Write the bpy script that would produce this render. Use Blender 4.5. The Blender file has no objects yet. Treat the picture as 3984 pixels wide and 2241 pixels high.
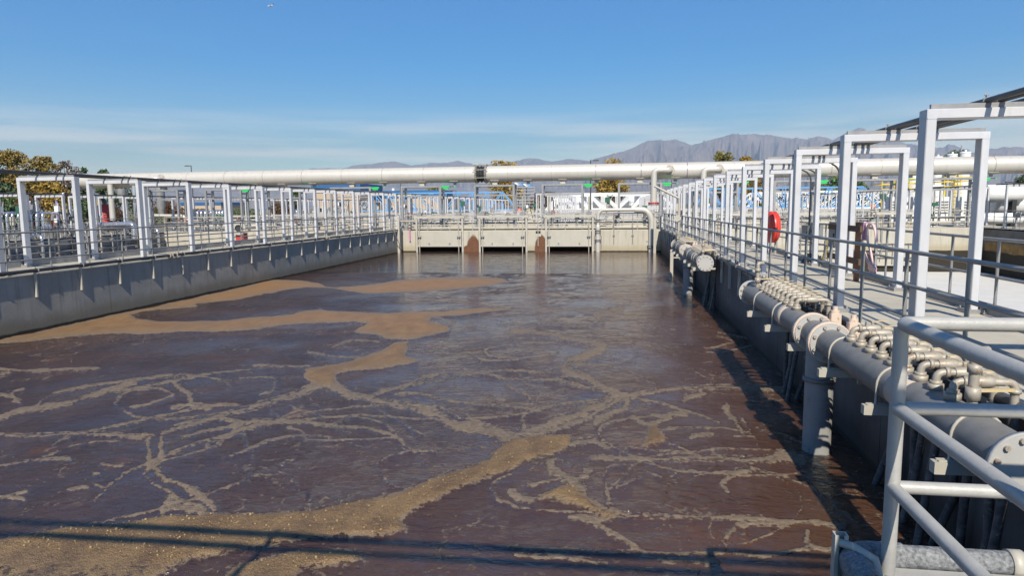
import bpy, math, random
import numpy as np
from mathutils import Vector, Matrix, Euler
random.seed(7); rng = np.random.default_rng(11)
sc = bpy.context.scene
col = sc.collection

# ------------------------------------------------------------------ camera
PW, PH, F = 3984., 2241., 2656.          # photograph size in pixels and focal length in pixels (24 mm)
CAMZ = 3.1                               # eye height above the water (z = 0)
def _axes(vp=(2395, 800), roll=0.0105):
    d = np.array([vp[0]-PW/2, -(vp[1]-PH/2), -F]); d /= np.linalg.norm(d)
    h = np.array([math.cos(roll), math.sin(roll), 0.])
    up = np.cross(h, d); up /= np.linalg.norm(up)
    if up[1] < 0: up = -up
    x = np.cross(d, up); x /= np.linalg.norm(x)
    return np.stack([x, d, up])
CR = _axes()                             # rows: world X (right), Y (along the tank), Z in camera coordinates
cam_d = bpy.data.cameras.new('camera'); cam = bpy.data.objects.new('camera', cam_d); col.objects.link(cam)
cam_d.sensor_width = 36; cam_d.lens = 24; cam_d.clip_start = 0.05; cam_d.clip_end = 80000
cam.matrix_world = Matrix.Translation((0, 0, CAMZ)) @ Matrix([list(map(float, r)) for r in CR]).to_4x4()
sc.camera = cam
CP = np.array([0, 0, CAMZ])
def ray(u, v): return CR @ np.array([u-PW/2, -(v-PH/2), -F])
def onz(u, v, z=0.): r = ray(u, v); return CP + r*((z-CAMZ)/r[2])
def onx(u, v, x): r = ray(u, v); return CP + r*(x/r[0])
def ony(u, v, y): r = ray(u, v); return CP + r*(y/r[1])

# ------------------------------------------------------------------ world, sun, exposure
SUN = Vector((0.16, -1.1, 1.0)).normalized()          # towards the sun
ELEV = math.asin(SUN.z); ROT = math.atan2(SUN.x, SUN.y)
w = bpy.data.worlds.new('World'); sc.world = w; w.use_nodes = True
nt = w.node_tree; nt.nodes.clear()
def N(tree, typ, **kw):
    n = tree.nodes.new(typ)
    for k, v in kw.items():
        if k in n.inputs.keys() if isinstance(k, str) else False: n.inputs[k].default_value = v
        else: setattr(n, k, v)
    return n
def L(tree, a, b): tree.links.new(a, b)
out = N(nt, 'ShaderNodeOutputWorld'); bg = N(nt, 'ShaderNodeBackground'); bg.inputs[1].default_value = 0.094
sky = N(nt, 'ShaderNodeTexSky', sky_type='NISHITA', sun_disc=False, sun_elevation=ELEV, sun_rotation=ROT % (2*math.pi),
        altitude=300, air_density=1.0, dust_density=0.0, ozone_density=4.5)
# thin cirrus streaks low over the horizon
tc = N(nt, 'ShaderNodeTexCoord'); sep = N(nt, 'ShaderNodeSeparateXYZ'); L(nt, tc.outputs['Generated'], sep.inputs[0])
mp = N(nt, 'ShaderNodeMapping'); mp.inputs['Scale'].default_value = (1.6, 1.6, 26); mp.inputs['Rotation'].default_value = (0, 0.03, 0)
L(nt, tc.outputs['Generated'], mp.inputs[0])
nz = N(nt, 'ShaderNodeTexNoise'); nz.inputs['Scale'].default_value = 1.9; nz.inputs['Detail'].default_value = 6; nz.inputs['Roughness'].default_value = 0.52
L(nt, mp.outputs[0], nz.inputs['Vector'])
r1 = N(nt, 'ShaderNodeMapRange', interpolation_type='SMOOTHSTEP'); L(nt, nz.outputs['Fac'], r1.inputs[0])
r1.inputs[1].default_value = 0.33; r1.inputs[2].default_value = 0.66
bandA = N(nt, 'ShaderNodeMapRange', interpolation_type='SMOOTHSTEP'); L(nt, sep.outputs['Z'], bandA.inputs[0]); bandA.inputs[1].default_value = 0.025; bandA.inputs[2].default_value = 0.06
bandB = N(nt, 'ShaderNodeMapRange', interpolation_type='SMOOTHSTEP'); L(nt, sep.outputs['Z'], bandB.inputs[0]); bandB.inputs[1].default_value = 0.145; bandB.inputs[2].default_value = 0.085
m1 = N(nt, 'ShaderNodeMath', operation='MULTIPLY'); L(nt, bandA.outputs[0], m1.inputs[0]); L(nt, bandB.outputs[0], m1.inputs[1])
m2 = N(nt, 'ShaderNodeMath', operation='MULTIPLY'); L(nt, m1.outputs[0], m2.inputs[0]); L(nt, r1.outputs[0], m2.inputs[1])
m3 = N(nt, 'ShaderNodeMath', operation='MULTIPLY'); L(nt, m2.outputs[0], m3.inputs[0]); m3.inputs[1].default_value = 0.75
mixc = N(nt, 'ShaderNodeMix', data_type='RGBA'); L(nt, m3.outputs[0], mixc.inputs['Factor']); hsv = N(nt, 'ShaderNodeHueSaturation'); hsv.inputs['Saturation'].default_value = 1.55; hsv.inputs['Hue'].default_value = .506; L(nt, sky.outputs[0], hsv.inputs['Color']); L(nt, hsv.outputs[0], mixc.inputs[6]); mixc.inputs[7].default_value = (8.6, 9.2, 11.0, 1)
L(nt, mixc.outputs[2], bg.inputs[0]); L(nt, bg.outputs[0], out.inputs[0])
sd = bpy.data.lights.new('sun', 'SUN'); sd.energy = 5.0; sd.angle = math.radians(0.53); sd.color = (1.0, 0.935, 0.83)
so = bpy.data.objects.new('sun', sd); col.objects.link(so); so.rotation_euler = SUN.to_track_quat('Z', 'Y').to_euler(); so.location = (5, -20, 30)
sc.view_settings.view_transform = 'Standard'; sc.view_settings.look = 'None'; sc.view_settings.exposure = 0.5; sc.view_settings.gamma = 1.0
sc.view_settings.use_curve_mapping = False
sc.cycles.max_bounces = 6; sc.cycles.transparent_max_bounces = 8

# ------------------------------------------------------------------ materials
MATS = {}
def mat(name, c1, c2=None, rough=0.5, metal=0.0, scale=3.0, bump=0.0, bscale=40., streak=0.0, streakcol=None, detail=4, spec=0.5, rust=None, rustscale=6., rustlo=.62, rough2=None):
    if name in MATS: return MATS[name]
    m = bpy.data.materials.new(name); m.use_nodes = True; t = m.node_tree; b = t.nodes['Principled BSDF']
    b.inputs['Roughness'].default_value = rough; b.inputs['Metallic'].default_value = metal; b.inputs['Specular IOR Level'].default_value = spec
    c1 = (*c1, 1); c2 = (*(c2 or tuple(x*0.8 for x in c1[:3])), 1)
    g = N(t, 'ShaderNodeNewGeometry')
    n = N(t, 'ShaderNodeTexNoise'); n.inputs['Scale'].default_value = scale; n.inputs['Detail'].default_value = detail; n.inputs['Roughness'].default_value = .6
    L(t, g.outputs['Position'], n.inputs['Vector'])
    rp = N(t, 'ShaderNodeMapRange'); L(t, n.outputs['Fac'], rp.inputs[0]); rp.inputs[1].default_value = .3; rp.inputs[2].default_value = .7
    mx = N(t, 'ShaderNodeMix', data_type='RGBA'); L(t, rp.outputs[0], mx.inputs['Factor']); mx.inputs[6].default_value = c1; mx.inputs[7].default_value = c2
    last = mx.outputs[2]
    if streak:
        mpg = N(t, 'ShaderNodeMapping'); mpg.inputs['Scale'].default_value = (2.2, 2.2, .16); L(t, g.outputs['Position'], mpg.inputs[0])
        n2 = N(t, 'ShaderNodeTexNoise'); n2.inputs['Scale'].default_value = 2.4; n2.inputs['Detail'].default_value = 6; n2.inputs['Roughness'].default_value = .65; L(t, mpg.outputs[0], n2.inputs['Vector'])
        r2 = N(t, 'ShaderNodeMapRange', interpolation_type='SMOOTHSTEP'); L(t, n2.outputs['Fac'], r2.inputs[0]); r2.inputs[1].default_value = .48; r2.inputs[2].default_value = .75; r2.inputs[4].default_value = streak
        mx2 = N(t, 'ShaderNodeMix', data_type='RGBA'); L(t, r2.outputs[0], mx2.inputs['Factor']); L(t, last, mx2.inputs[6]); mx2.inputs[7].default_value = (*(streakcol or (.1, .09, .07)), 1); last = mx2.outputs[2]
    if rust:
        n3 = N(t, 'ShaderNodeTexNoise'); n3.inputs['Scale'].default_value = rustscale; n3.inputs['Detail'].default_value = 7; n3.inputs['Roughness'].default_value = .7; L(t, g.outputs['Position'], n3.inputs['Vector'])
        r3 = N(t, 'ShaderNodeMapRange', interpolation_type='SMOOTHSTEP'); L(t, n3.outputs['Fac'], r3.inputs[0]); r3.inputs[1].default_value = rustlo; r3.inputs[2].default_value = rustlo+.06
        mx3 = N(t, 'ShaderNodeMix', data_type='RGBA'); L(t, r3.outputs[0], mx3.inputs['Factor']); L(t, last, mx3.inputs[6]); mx3.inputs[7].default_value = (*rust, 1); last = mx3.outputs[2]
    L(t, last, b.inputs['Base Color'])
    if rough2 is not None:
        rr = N(t, 'ShaderNodeMapRange'); L(t, n.outputs['Fac'], rr.inputs[0]); rr.inputs[1].default_value = .3; rr.inputs[2].default_value = .7; rr.inputs[3].default_value = rough; rr.inputs[4].default_value = rough2; L(t, rr.outputs[0], b.inputs['Roughness'])
    if bump:
        nb = N(t, 'ShaderNodeTexNoise'); nb.inputs['Scale'].default_value = bscale; nb.inputs['Detail'].default_value = 3; L(t, g.outputs['Position'], nb.inputs['Vector'])
        bp = N(t, 'ShaderNodeBump'); bp.inputs['Strength'].default_value = bump; bp.inputs['Distance'].default_value = .02; L(t, nb.outputs['Fac'], bp.inputs['Height']); L(t, bp.outputs[0], b.inputs['Normal'])
    MATS[name] = m; return m
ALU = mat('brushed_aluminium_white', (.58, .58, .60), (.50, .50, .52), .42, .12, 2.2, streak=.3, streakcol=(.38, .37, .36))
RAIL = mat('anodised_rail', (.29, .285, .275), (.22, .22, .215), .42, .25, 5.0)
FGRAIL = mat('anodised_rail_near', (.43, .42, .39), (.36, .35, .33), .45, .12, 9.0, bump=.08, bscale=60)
GALV = mat('galvanised_steel', (.34, .335, .33), (.25, .25, .255), .5, .35, 5.0, streak=.3, streakcol=(.18, .17, .16))
STEEL = mat('main_pipe_steel', (.57, .54, .485), (.50, .47, .42), .36, .2, .8, streak=.35, streakcol=(.36, .32, .27), rough2=.5)
SEAM = mat('weld_seam_stain', (.30, .25, .20), (.48, .45, .40), .6, .2, 9.0)
SILVER = mat('silver_cladding', (.68, .68, .70), (.55, .55, .58), .22, .8, 6.0)
CONC_L = mat('pale_concrete', (.50, .475, .40), (.42, .395, .325), .85, 0, 1.1, bump=.25, bscale=30, streak=.45, streakcol=(.36, .31, .22))
CONC_C = mat('site_concrete', (.45, .43, .38), (.37, .35, .31), .85, 0, 1.3, bump=.2, streak=.4, streakcol=(.3, .26, .2))
DECK = mat('deck_aluminium_plank', (.51, .465, .37), (.38, .345, .28), .65, .0, 1.1, streak=.0, bump=.1)
GATE = mat('gate_panel_cream', (.46, .435, .37), (.41, .385, .32), .5, .1, 1.2, streak=.35, streakcol=(.38, .34, .27))
HDR = mat('header_grey', (.225, .215, .20), (.165, .16, .15), .55, .1, 7.0, bump=.1, bscale=90, rust=(.50, .42, .36), rustscale=1.6, rustlo=.66)
PEACH = mat('flange_peach', (.66, .52, .41), (.58, .47, .38), .55, 0, 9, rust=(.24, .08, .03), rustscale=11, rustlo=.60)
CAPM = mat('flange_plate_grey', (.45, .44, .42), (.40, .39, .37), .5, .1, 4.0, rust=(.35, .22, .12), rustscale=9, rustlo=.70)
VALVE = mat('valve_steel', (.40, .37, .31), (.31, .27, .22), .5, .15, 18., rust=(.30, .16, .08), rustscale=22, rustlo=.58)
HANDLE = mat('valve_handle_tan', (.55, .42, .20), (.48, .40, .27), .5, 0, 15)
HOSE = mat('drop_hose_dark', (.045, .043, .042), (.16, .15, .14), .6, 0, 14., rust=(.30, .27, .23), rustscale=20, rustlo=.60)
BLACK = mat('black_pipe', (.022, .022, .024), (.05, .05, .05), .45, 0, 6)
CONDUIT = mat('grey_conduit', (.055, .057, .062), (.08, .08, .085), .45, .2, 6)
PVC = mat('weathered_pvc', (.06, .065, .072), (.30, .305, .31), .75, 0, 55, bump=.2, bscale=120, detail=9, streak=.5, streakcol=(.08, .085, .09))
DARK = mat('dark_rubber', (.012, .012, .012), (.03, .03, .03), .6)
WHITE = mat('white_paint', (.74, .74, .72), (.68, .68, .66), .45, 0, 3, streak=.2, streakcol=(.5, .47, .42))
RED = mat('red_plastic', (.66, .055, .035), (.58, .045, .03), .35, 0, 4)
REDP = mat('red_paint', (.50, .05, .04), (.40, .05, .04), .5, 0, 8)
ORANGE = mat('safety_orange', (.85, .22, .03), None, .6)
GREEN = mat('bright_green_paint', (.04, .55, .14), (.03, .45, .10), .45, 0, 8)
DGREEN = mat('dark_green_paint', (.03, .12, .08), None, .5)
BLUE = mat('bridge_blue', (.13, .34, .62), (.11, .29, .54), .5, 0, 2)
RBLUE = mat('roof_blue', (.035, .13, .30), (.03, .11, .26), .5, .1, 1)
YELLOW = mat('safety_yellow', (.75, .55, .03), (.66, .47, .03), .5, 0, 4)
PURPLE = mat('purple_pipe', (.36, .30, .58), (.32, .27, .52), .5, 0, 4)
PINK = mat('pink_hose', (.65, .20, .48), None, .5)
PALEPINK = mat('faded_pink_paint', (.72, .50, .50), (.66, .46, .46), .5, 0, 6)
WOOD = mat('weathered_wood', (.13, .07, .04), (.09, .05, .03), .8, 0, 12, bump=.3)
BEIGE = mat('beige_block', (.46, .36, .26), (.42, .33, .24), .85, 0, .8, bump=.2)
GREYBOX = mat('grey_enclosure', (.20, .21, .215), (.17, .18, .18), .5, .2, 5)
GROUND = mat('dry_ground', (.20, .165, .12), (.14, .125, .08), .95, 0, .03, bump=.4, bscale=2)
GLASS = mat('dark_window', (.03, .04, .05), None, .1)

# ------------------------------------------------------------------ mesh helpers
class MB:
    def __init__(s): s.v = []; s.f = []; s.sm = []
    def _add(s, vs, fs, smooth=False):
        o = len(s.v); s.v.extend([tuple(map(float, p)) for p in vs]); s.f.extend([tuple(i+o for i in f) for f in fs])
        s.sm.extend([smooth]*len(fs) if isinstance(smooth, bool) else smooth); return s
    def box(s, c, d, rz=0.):
        hx, hy, hz = d[0]/2, d[1]/2, d[2]/2; ca, sa = math.cos(rz), math.sin(rz)
        vs = []
        for z in (-hz, hz):
            for x, y in ((-hx, -hy), (hx, -hy), (hx, hy), (-hx, hy)): vs.append((c[0]+x*ca-y*sa, c[1]+x*sa+y*ca, c[2]+z))
        return s._add(vs, [(3, 2, 1, 0), (4, 5, 6, 7), (0, 1, 5, 4), (1, 2, 6, 5), (2, 3, 7, 6), (3, 0, 4, 7)])
    def bb(s, x0, x1, y0, y1, z0, z1): return s.box(((x0+x1)/2, (y0+y1)/2, (z0+z1)/2), (x1-x0, y1-y0, z1-z0))
    def prism(s, poly, vec):
        n = len(poly); v = Vector(vec); vs = [Vector(p) for p in poly]+[Vector(p)+v for p in poly]
        return s._add(vs, [tuple(range(n))[::-1], tuple(range(n, 2*n))]+[(i, (i+1) % n, (i+1) % n+n, i+n) for i in range(n)])
    def bar(s, p0, p1, w, h=None, ch=0., up=(0, 0, 1)):
        h = h or w; p0 = Vector(p0); p1 = Vector(p1); d = (p1-p0)
        dn = d.normalized(); upv = Vector(up)
        if abs(dn.dot(upv)) > .98: upv = Vector((0, 1, 0))
        a = dn.cross(upv).normalized(); b = a.cross(dn).normalized()
        if ch: q = [(-w/2+ch, -h/2), (w/2-ch, -h/2), (w/2, -h/2+ch), (w/2, h/2-ch), (w/2-ch, h/2), (-w/2+ch, h/2), (-w/2, h/2-ch), (-w/2, -h/2+ch)]
        else: q = [(-w/2, -h/2), (w/2, -h/2), (w/2, h/2), (-w/2, h/2)]
        return s.prism([p0+a*x+b*y for x, y in q], d)
    def path(s, pts, r, n=10, caps=True, closed=False):
        pts = [Vector(p) for p in pts]; m = len(pts)
        rs = r if isinstance(r, (list, tuple)) else [r]*m
        tang = []
        for i in range(m):
            a = pts[max(i-1, 0)]; b = pts[min(i+1, m-1)]
            if closed: a = pts[i-1]; b = pts[(i+1) % m]
            tang.append((b-a).normalized())
        t0 = tang[0]; ref = Vector((0, 0, 1)) if abs(t0.z) < .9 else Vector((0, 1, 0))
        nrm = t0.cross(ref).normalized(); vs = []
        for i in range(m):
            t = tang[i]; nrm = (nrm - t*nrm.dot(t)).normalized(); bn = t.cross(nrm)
            k = 1.0
            if 0 < i < m-1:
                c = (pts[i]-pts[i-1]).normalized().dot(t); k = 1/max(c, .6)
            for j in range(n):
                a = 2*math.pi*j/n; vs.append(pts[i]+(nrm*math.cos(a)+bn*math.sin(a))*rs[i]*(1 if k == 1 else (1+(k-1)*.5)))
        fs = []; rng_ = m if closed else m-1
        for i in range(rng_):
            i2 = (i+1) % m
            for j in range(n): fs.append((i*n+j, i*n+(j+1) % n, i2*n+(j+1) % n, i2*n+j))
        sm = [True]*len(fs)
        s._add(vs, fs, sm)
        if caps and not closed: s._add(vs[:n], [tuple(range(n))[::-1]]); s._add(vs[-n:], [tuple(range(n))])
        return s
    def tube(s, p0, p1, r, n=10, caps=True): return s.path([p0, p1], r, n, caps)
    def ring(s, c, axis, r0, r1, t, n=24):      # washer-like flange, thickness t centred on c
        ax = Vector(axis).normalized(); ref = Vector((0, 0, 1)) if abs(ax.z) < .9 else Vector((0, 1, 0)); a = ax.cross(ref).normalized(); b = ax.cross(a); c = Vector(c); vs = []
        for (r, z) in ((r0, -t/2), (r1, -t/2), (r1, t/2), (r0, t/2)):
            for j in range(n): q = 2*math.pi*j/n; vs.append(c+ax*z+(a*math.cos(q)+b*math.sin(q))*r)
        fs = []; sm = []
        for k in range(4):
            for j in range(n): fs.append((k*n+j, k*n+(j+1) % n, ((k+1) % 4)*n+(j+1) % n, ((k+1) % 4)*n+j)); sm.append(k in (1, 3))
        return s._add(vs, fs, sm)
    def sphere(s, c, r, n=8, m=6, sq=(1, 1, 1)):
        vs = [(c[0], c[1], c[2]-r*sq[2])]
        for i in range(1, m):
            ph = -math.pi/2+math.pi*i/m
            for j in range(n): th = 2*math.pi*j/n; vs.append((c[0]+r*sq[0]*math.cos(ph)*math.cos(th), c[1]+r*sq[1]*math.cos(ph)*math.sin(th), c[2]+r*sq[2]*math.sin(ph)))
        vs.append((c[0], c[1], c[2]+r*sq[2])); fs = []
        for j in range(n): fs.append((0, 1+(j+1) % n, 1+j))
        for i in range(m-2):
            for j in range(n): fs.append((1+i*n+j, 1+i*n+(j+1) % n, 1+(i+1)*n+(j+1) % n, 1+(i+1)*n+j))
        k = 1+(m-2)*n
        for j in range(n): fs.append((k+j, k+(j+1) % n, len(vs)-1))
        return s._add(vs, fs, True)
    def mesh(s, name, m, org=(0, 0, 0)):
        me = bpy.data.meshes.new(name); o = Vector(org)
        me.from_pydata([(x-o.x, y-o.y, z-o.z) for x, y, z in s.v], [], s.f); me.polygons.foreach_set('use_smooth', s.sm)
        if m: me.materials.append(m)
        me.update(); return me
def rounded(pts, rad, k=6):
    pts = [Vector(p) for p in pts]; o = [pts[0]]
    for i in range(1, len(pts)-1):
        a = (pts[i-1]-pts[i]); b = (pts[i+1]-pts[i]); an = a.normalized(); bn = b.normalized()
        d = min(rad, a.length*.49, b.length*.49); p = pts[i]+an*d; q = pts[i]+bn*d
        for j in range(k+1): t = j/k; o.append(p*(1-t)**2+pts[i]*2*t*(1-t)+q*t*t)
    o.append(pts[-1]); return o
def tag(o, label=None, cat=None, group=None, kind=None):
    if label: o['label'] = label
    if cat: o['category'] = cat
    if group: o['group'] = group
    if kind: o['kind'] = kind
    return o
def thing(name, label, cat, loc=(0, 0, 0), group=None, rz=0):
    o = bpy.data.objects.new(name, None); o.empty_display_size = .2; o.location = loc; o.rotation_euler[2] = rz; col.objects.link(o)
    return tag(o, label, cat, group)
def part(name, mb, m, parent, world=True, kind=None, label=None):
    me = mb.mesh(name, m, parent_org(parent) if (world and parent) else (0, 0, 0)) if isinstance(mb, MB) else mb
    o = bpy.data.objects.new(name, me); col.objects.link(o)
    if parent: o.parent = parent
    if kind: o['kind'] = kind
    if label: o['label'] = label
    return o
def parent_org(p):
    o = Vector((0, 0, 0))
    while p: o += p.location; p = p.parent
    return o
def inst(name, me, parent, loc=(0, 0, 0), rz=0, rot=None):
    o = bpy.data.objects.new(name, me); col.objects.link(o); o.parent = parent; o.location = loc
    o.rotation_euler = rot or (0, 0, rz); return o
def single(name, mb, m, label, cat, group=None):
    c = np.array(mb.v); org = ((c[:, 0].min()+c[:, 0].max())/2, (c[:, 1].min()+c[:, 1].max())/2, c[:, 2].min())
    o = bpy.data.objects.new(name, mb.mesh(name, m, org)); o.location = org; col.objects.link(o); return tag(o, label, cat, group)
def struct(name, mb, m):
    o = bpy.data.objects.new(name, mb.mesh(name, m)); col.objects.link(o); o['kind'] = 'structure'; return o
def dup(root, loc, label=None, group=None, parent=None, rz=None):
    c = root.copy(); col.objects.link(c); c.location = loc
    if parent: c.parent = parent
    if rz is not None: c.rotation_euler[2] = rz
    if label: c['label'] = label
    if group: c['group'] = group
    for ch in list(root.children):
        k = ch.copy(); col.objects.link(k); k.parent = c
        for g in ch.children:
            q = g.copy(); col.objects.link(q); q.parent = k
    return c

# ================================================================== SETTING
XL, XR, YC = -14.93, 3.02, 46.8        # tank faces left and right, face of the cross wall
DZ = 1.5                               # walkway level
AX0, AX1 = -17.25, XL                  # left walkway
RX0, RX1 = XR, 5.45                    # right walkway
BX0, BX1 = -35.7, -33.4                # next walkway to the left
CX0, CX1 = 22.8, 25.1                  # next walkway to the right
Y2 = 100.0                             # far end of the second pass
# ---- ground: one sheet to the horizon with the basins cut out of it
g = MB(); GZ = .9
hx0, hx1, hy0, hy1 = -35.6, 25.0, -12, 101.9; B = 31000
g._add([(-B, -3000, GZ), (B, -3000, GZ), (B, B, GZ), (-B, B, GZ), (hx0, hy0, GZ), (hx1, hy0, GZ), (hx1, hy1, GZ), (hx0, hy1, GZ)], [(0, 1, 5, 4), (1, 2, 6, 5), (2, 3, 7, 6), (3, 0, 4, 7)])
struct('ground', g, GROUND)
bf = MB(); bf.bb(hx0-.5, hx1+.5, hy0-.5, hy1+.5, -3.6, -3.4); struct('basin_ground', bf, CONC_C)
bf = MB(); bf.bb(RX1+.01, CX0-.01, -6, YC-.01, -3.39, -1.3); struct('drained_basin_floor', bf, mat('sunlit_floor', (.60, .59, .56), (.54, .53, .50), .9, 0, .9, streak=0))

# ---- water with floating foam
FOAM_POLY = []; FOAM_LINE = []
def zA(pts): return [(646.6+.3301*x, 646.6+.3301*y) for x, y in pts]        # crops of the photograph -> 2576 px overview
def zB(pts): return [(x*.2510, 614.3+y*.2510) for x, y in pts]
def zC(pts): return [(x*.3307, 969.9+y*.3307) for x, y in pts]
def zD(pts): return [(1293.2+x*.3307, 969.9+y*.3307) for x, y in pts]
FOAM_POLY += [
 ('+', zB([(2576, 395), (1830, 560), (1050, 725), (500, 860), (-200, 1000), (-200, 1030), (0, 1005), (300, 980), (600, 935), (900, 910), (1200, 900), (1400, 905), (1600, 900), (1800, 880), (2000, 890), (2250, 885), (2400, 870), (2640, 852), (2640, 395)])),
 ('+', zA([(-10, 170), (150, 172), (330, 178), (470, 195), (540, 228), (700, 225), (900, 205), (1050, 178), (1250, 160), (1500, 155), (1750, 155), (1870, 165), (1915, 190), (1800, 215), (1500, 245), (1200, 268), (950, 280), (820, 278), (700, 265), (600, 240), (530, 235), (400, 235), (200, 255), (120, 275), (-10, 282)])),
 ('+', zA([(-30, 440), (150, 435), (300, 420), (370, 403), (480, 400), (600, 410), (800, 425), (1000, 425), (1200, 415), (1400, 412), (1550, 395), (1700, 388), (1850, 392), (1950, 405), (1750, 420), (1590, 436), (1450, 446), (1330, 462), (1290, 490), (1350, 505), (1450, 530), (1480, 555), (1420, 580), (1280, 610), (1130, 635), (1000, 630), (890, 595), (740, 575), (850, 510), (750, 498), (560, 500), (380, 505), (200, 525), (-30, 550)])),
 ('-', zB([(1310, 710), (1380, 745), (1600, 770), (1900, 775), (2200, 765), (2400, 745), (2576, 730), (2700, 722), (2950, 690), (2950, 560), (2760, 520), (2576, 512), (2400, 550), (2150, 578), (1970, 597), (2000, 622), (1800, 640), (1450, 668)])),
 ('+', zA([(1050, 660), (1155, 645), (1155, 700), (1130, 740), (1115, 765), (1220, 800), (1200, 815), (1050, 835), (900, 855), (700, 880), (610, 905), (600, 960), (590, 1000), (500, 1000), (420, 980), (375, 935), (390, 860), (480, 845), (700, 805), (830, 750), (960, 720)])),
 ('+', [(-20, 1368), (60, 1348), (120, 1337), (300, 1320), (430, 1300), (560, 1295), (700, 1290), (800, 1280), (870, 1265), (1000, 1245), (1080, 1215), (1150, 1190), (1230, 1160), (1255, 1130), (1290, 1108), (1380, 1098), (1436, 1100), (1436, 1130), (1400, 1150), (1330, 1168), (1280, 1192), (1200, 1222), (1130, 1250), (1050, 1282), (1000, 1310), (1030, 1335), (960, 1350), (760, 1362), (620, 1382), (520, 1402), (400, 1428), (250, 1440), (160, 1470), (-20, 1470)]),
 ('+', zC([(1780, 1500), (1850, 1440), (1760, 1375), (1900, 1340), (2060, 1310), (2200, 1270), (2542, 1260), (2700, 1280), (2760, 1330), (2620, 1380), (2500, 1400), (2300, 1410), (2200, 1500)])),
 ('+', zD([(1010, 340), (1090, 330), (1100, 400), (1170, 470), (1080, 490), (960, 520), (1000, 440)])),
 ('+', zD([(190, 890), (350, 810), (450, 800), (560, 900), (650, 985), (790, 1020), (700, 1060), (560, 1000), (430, 950), (300, 905)])),
 ('+', zC([(950, 400), (1100, 390), (1175, 410), (1130, 445), (1050, 430)])),
]
def ln(pts, w, brk=.5): FOAM_LINE.append((pts, w, brk))
ln(zA([(-30, 825), (200, 828), (420, 838)]), 6, .3)
ln(zA([(600, 990), (700, 1060), (850, 1085), (950, 1115), (1100, 1140), (1250, 1170), (1380, 1220), (1500, 1270), (1620, 1310), (1750, 1340), (1900, 1370), (2000, 1400)]), 15)
ln(zA([(1250, 1170), (1380, 1220), (1500, 1275), (1700, 1330), (1950, 1390)]), 22, .9)
ln(zA([(2560, 1165), (2400, 1240), (2250, 1290), (2150, 1340), (2050, 1370)]), 14)
ln(zA([(1930, 570), (2100, 575), (2250, 590), (2350, 625), (2480, 640), (2546, 660)])+[(1522, 872), (1510, 890), (1460, 900), (1425, 912), (1415, 930), (1445, 950), (1485, 965), (1530, 990), (1560, 1003), (1525, 1030), (1470, 1062), (1400, 1085), (1350, 1100)], 9)
ln([(1430, 908), (1480, 893), (1515, 880)], 14, .4)
ln([(1440, 945), (1500, 970), (1550, 1000)], 18, .8)
ln(zA([(1880, 775), (1780, 760), (1738, 725), (1780, 690), (1900, 672), (2100, 660), (2300, 662)]), 3, .8)
ln(zA([(1740, 735), (1780, 762), (1890, 776)]), 4)
ln(zA([(1110, 1000), (1180, 970), (1280, 915), (1400, 890), (1500, 880)]), 6)
ln(zA([(1870, 950), (1880, 990), (1950, 1030), (2050, 1070), (2080, 1100)]), 5)
ln(zA([(1650, 885), (1800, 910), (1880, 935), (2100, 950), (2300, 960), (2450, 1000), (2546, 1040)]), 3.5, .7)
ln(zA([(1050, 1055), (1150, 1045), (1250, 1060), (1350, 1080), (1500, 1105), (1700, 1140), (1900, 1160), (2050, 1170), (2150, 1185)]), 5)
ln(zA([(-40, 1270), (250, 1275), (400, 1280), (550, 1305), (750, 1325), (900, 1345), (1000, 1370), (1080, 1400), (1110, 1449), (1120, 1500)]), 7)
ln(zA([(250, 1330), (330, 1350), (370, 1400), (420, 1435), (600, 1445), (900, 1420), (1080, 1400)]), 5)
ln(zA([(280, 1130), (320, 1165), (430, 1180), (470, 1195), (480, 1220), (550, 1235), (700, 1230), (800, 1220), (950, 1230), (1200, 1250), (1350, 1240)]), 4)
ln(zA([(-30, 1160), (150, 1110), (280, 1075), (400, 1020), (450, 985)]), 8)
ln(zA([(120, 1170), (150, 1240), (250, 1190), (320, 1170)]), 3)
ln(zA([(1610, 1210), (1680, 1255), (1720, 1300)]), 5)
ln(zA([(1380, 1110), (1350, 1160)]), 4)
ln(zA([(2100, 400), (2400, 412), (2700, 405), (2780, 390)]), 5, .3)
ln([(1530, 780), (1560, 772), (1562, 785), (1500, 792)], 7, .4)
ln(zC([(-40, 622), (150, 605), (300, 590), (550, 580)]), 5)
ln(zC([(330, 570), (450, 530), (560, 490), (680, 465), (870, 460)]), 3)
ln(zC([(-30, 255), (120, 200), (300, 180), (550, 140), (750, 80), (900, 30), (1030, -10)]), 12, .4)
ln(zC([(-30, 365), (200, 385), (400, 385), (600, 385), (700, 390)]), 6)
ln(zC([(680, 390), (850, 400), (950, 420), (1060, 430)]), 14)
ln(zC([(1230, 400), (1500, 310), (1700, 240), (1900, 190), (2100, 120), (2300, 60), (2450, 10)]), 9)
ln(zC([(1400, 430), (1600, 370), (1850, 310), (2050, 290), (2300, 290), (2542, 330)]), 7)
ln(zC([(1640, 260), (1750, 285), (1850, 305)]), 5)
ln(zC([(1320, -20), (1420, 90), (1450, 140), (1470, 175), (1600, 190)]), 7)
ln(zC([(1300, 185), (1450, 165)]), 5); ln(zC([(-20, 75), (80, 95), (130, 130)]), 7); ln(zC([(60, 90), (90, 50), (180, 25)]), 4)
ln([(-10, 925), (60, 935), (150, 930), (240, 925)], 6); ln([(-10, 945), (25, 940)], 10)
ln(zC([(1130, 440), (1150, 520), (1150, 600), (1130, 650), (1070, 700)]), 10, .8)
ln(zC([(1240, 440), (1260, 520), (1230, 590), (1170, 640)]), 11, .6)
ln(zC([(1150, 620), (1170, 690), (1280, 740), (1400, 780), (1500, 830), (1560, 880), (1640, 960)]), 15, .8)
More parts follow.
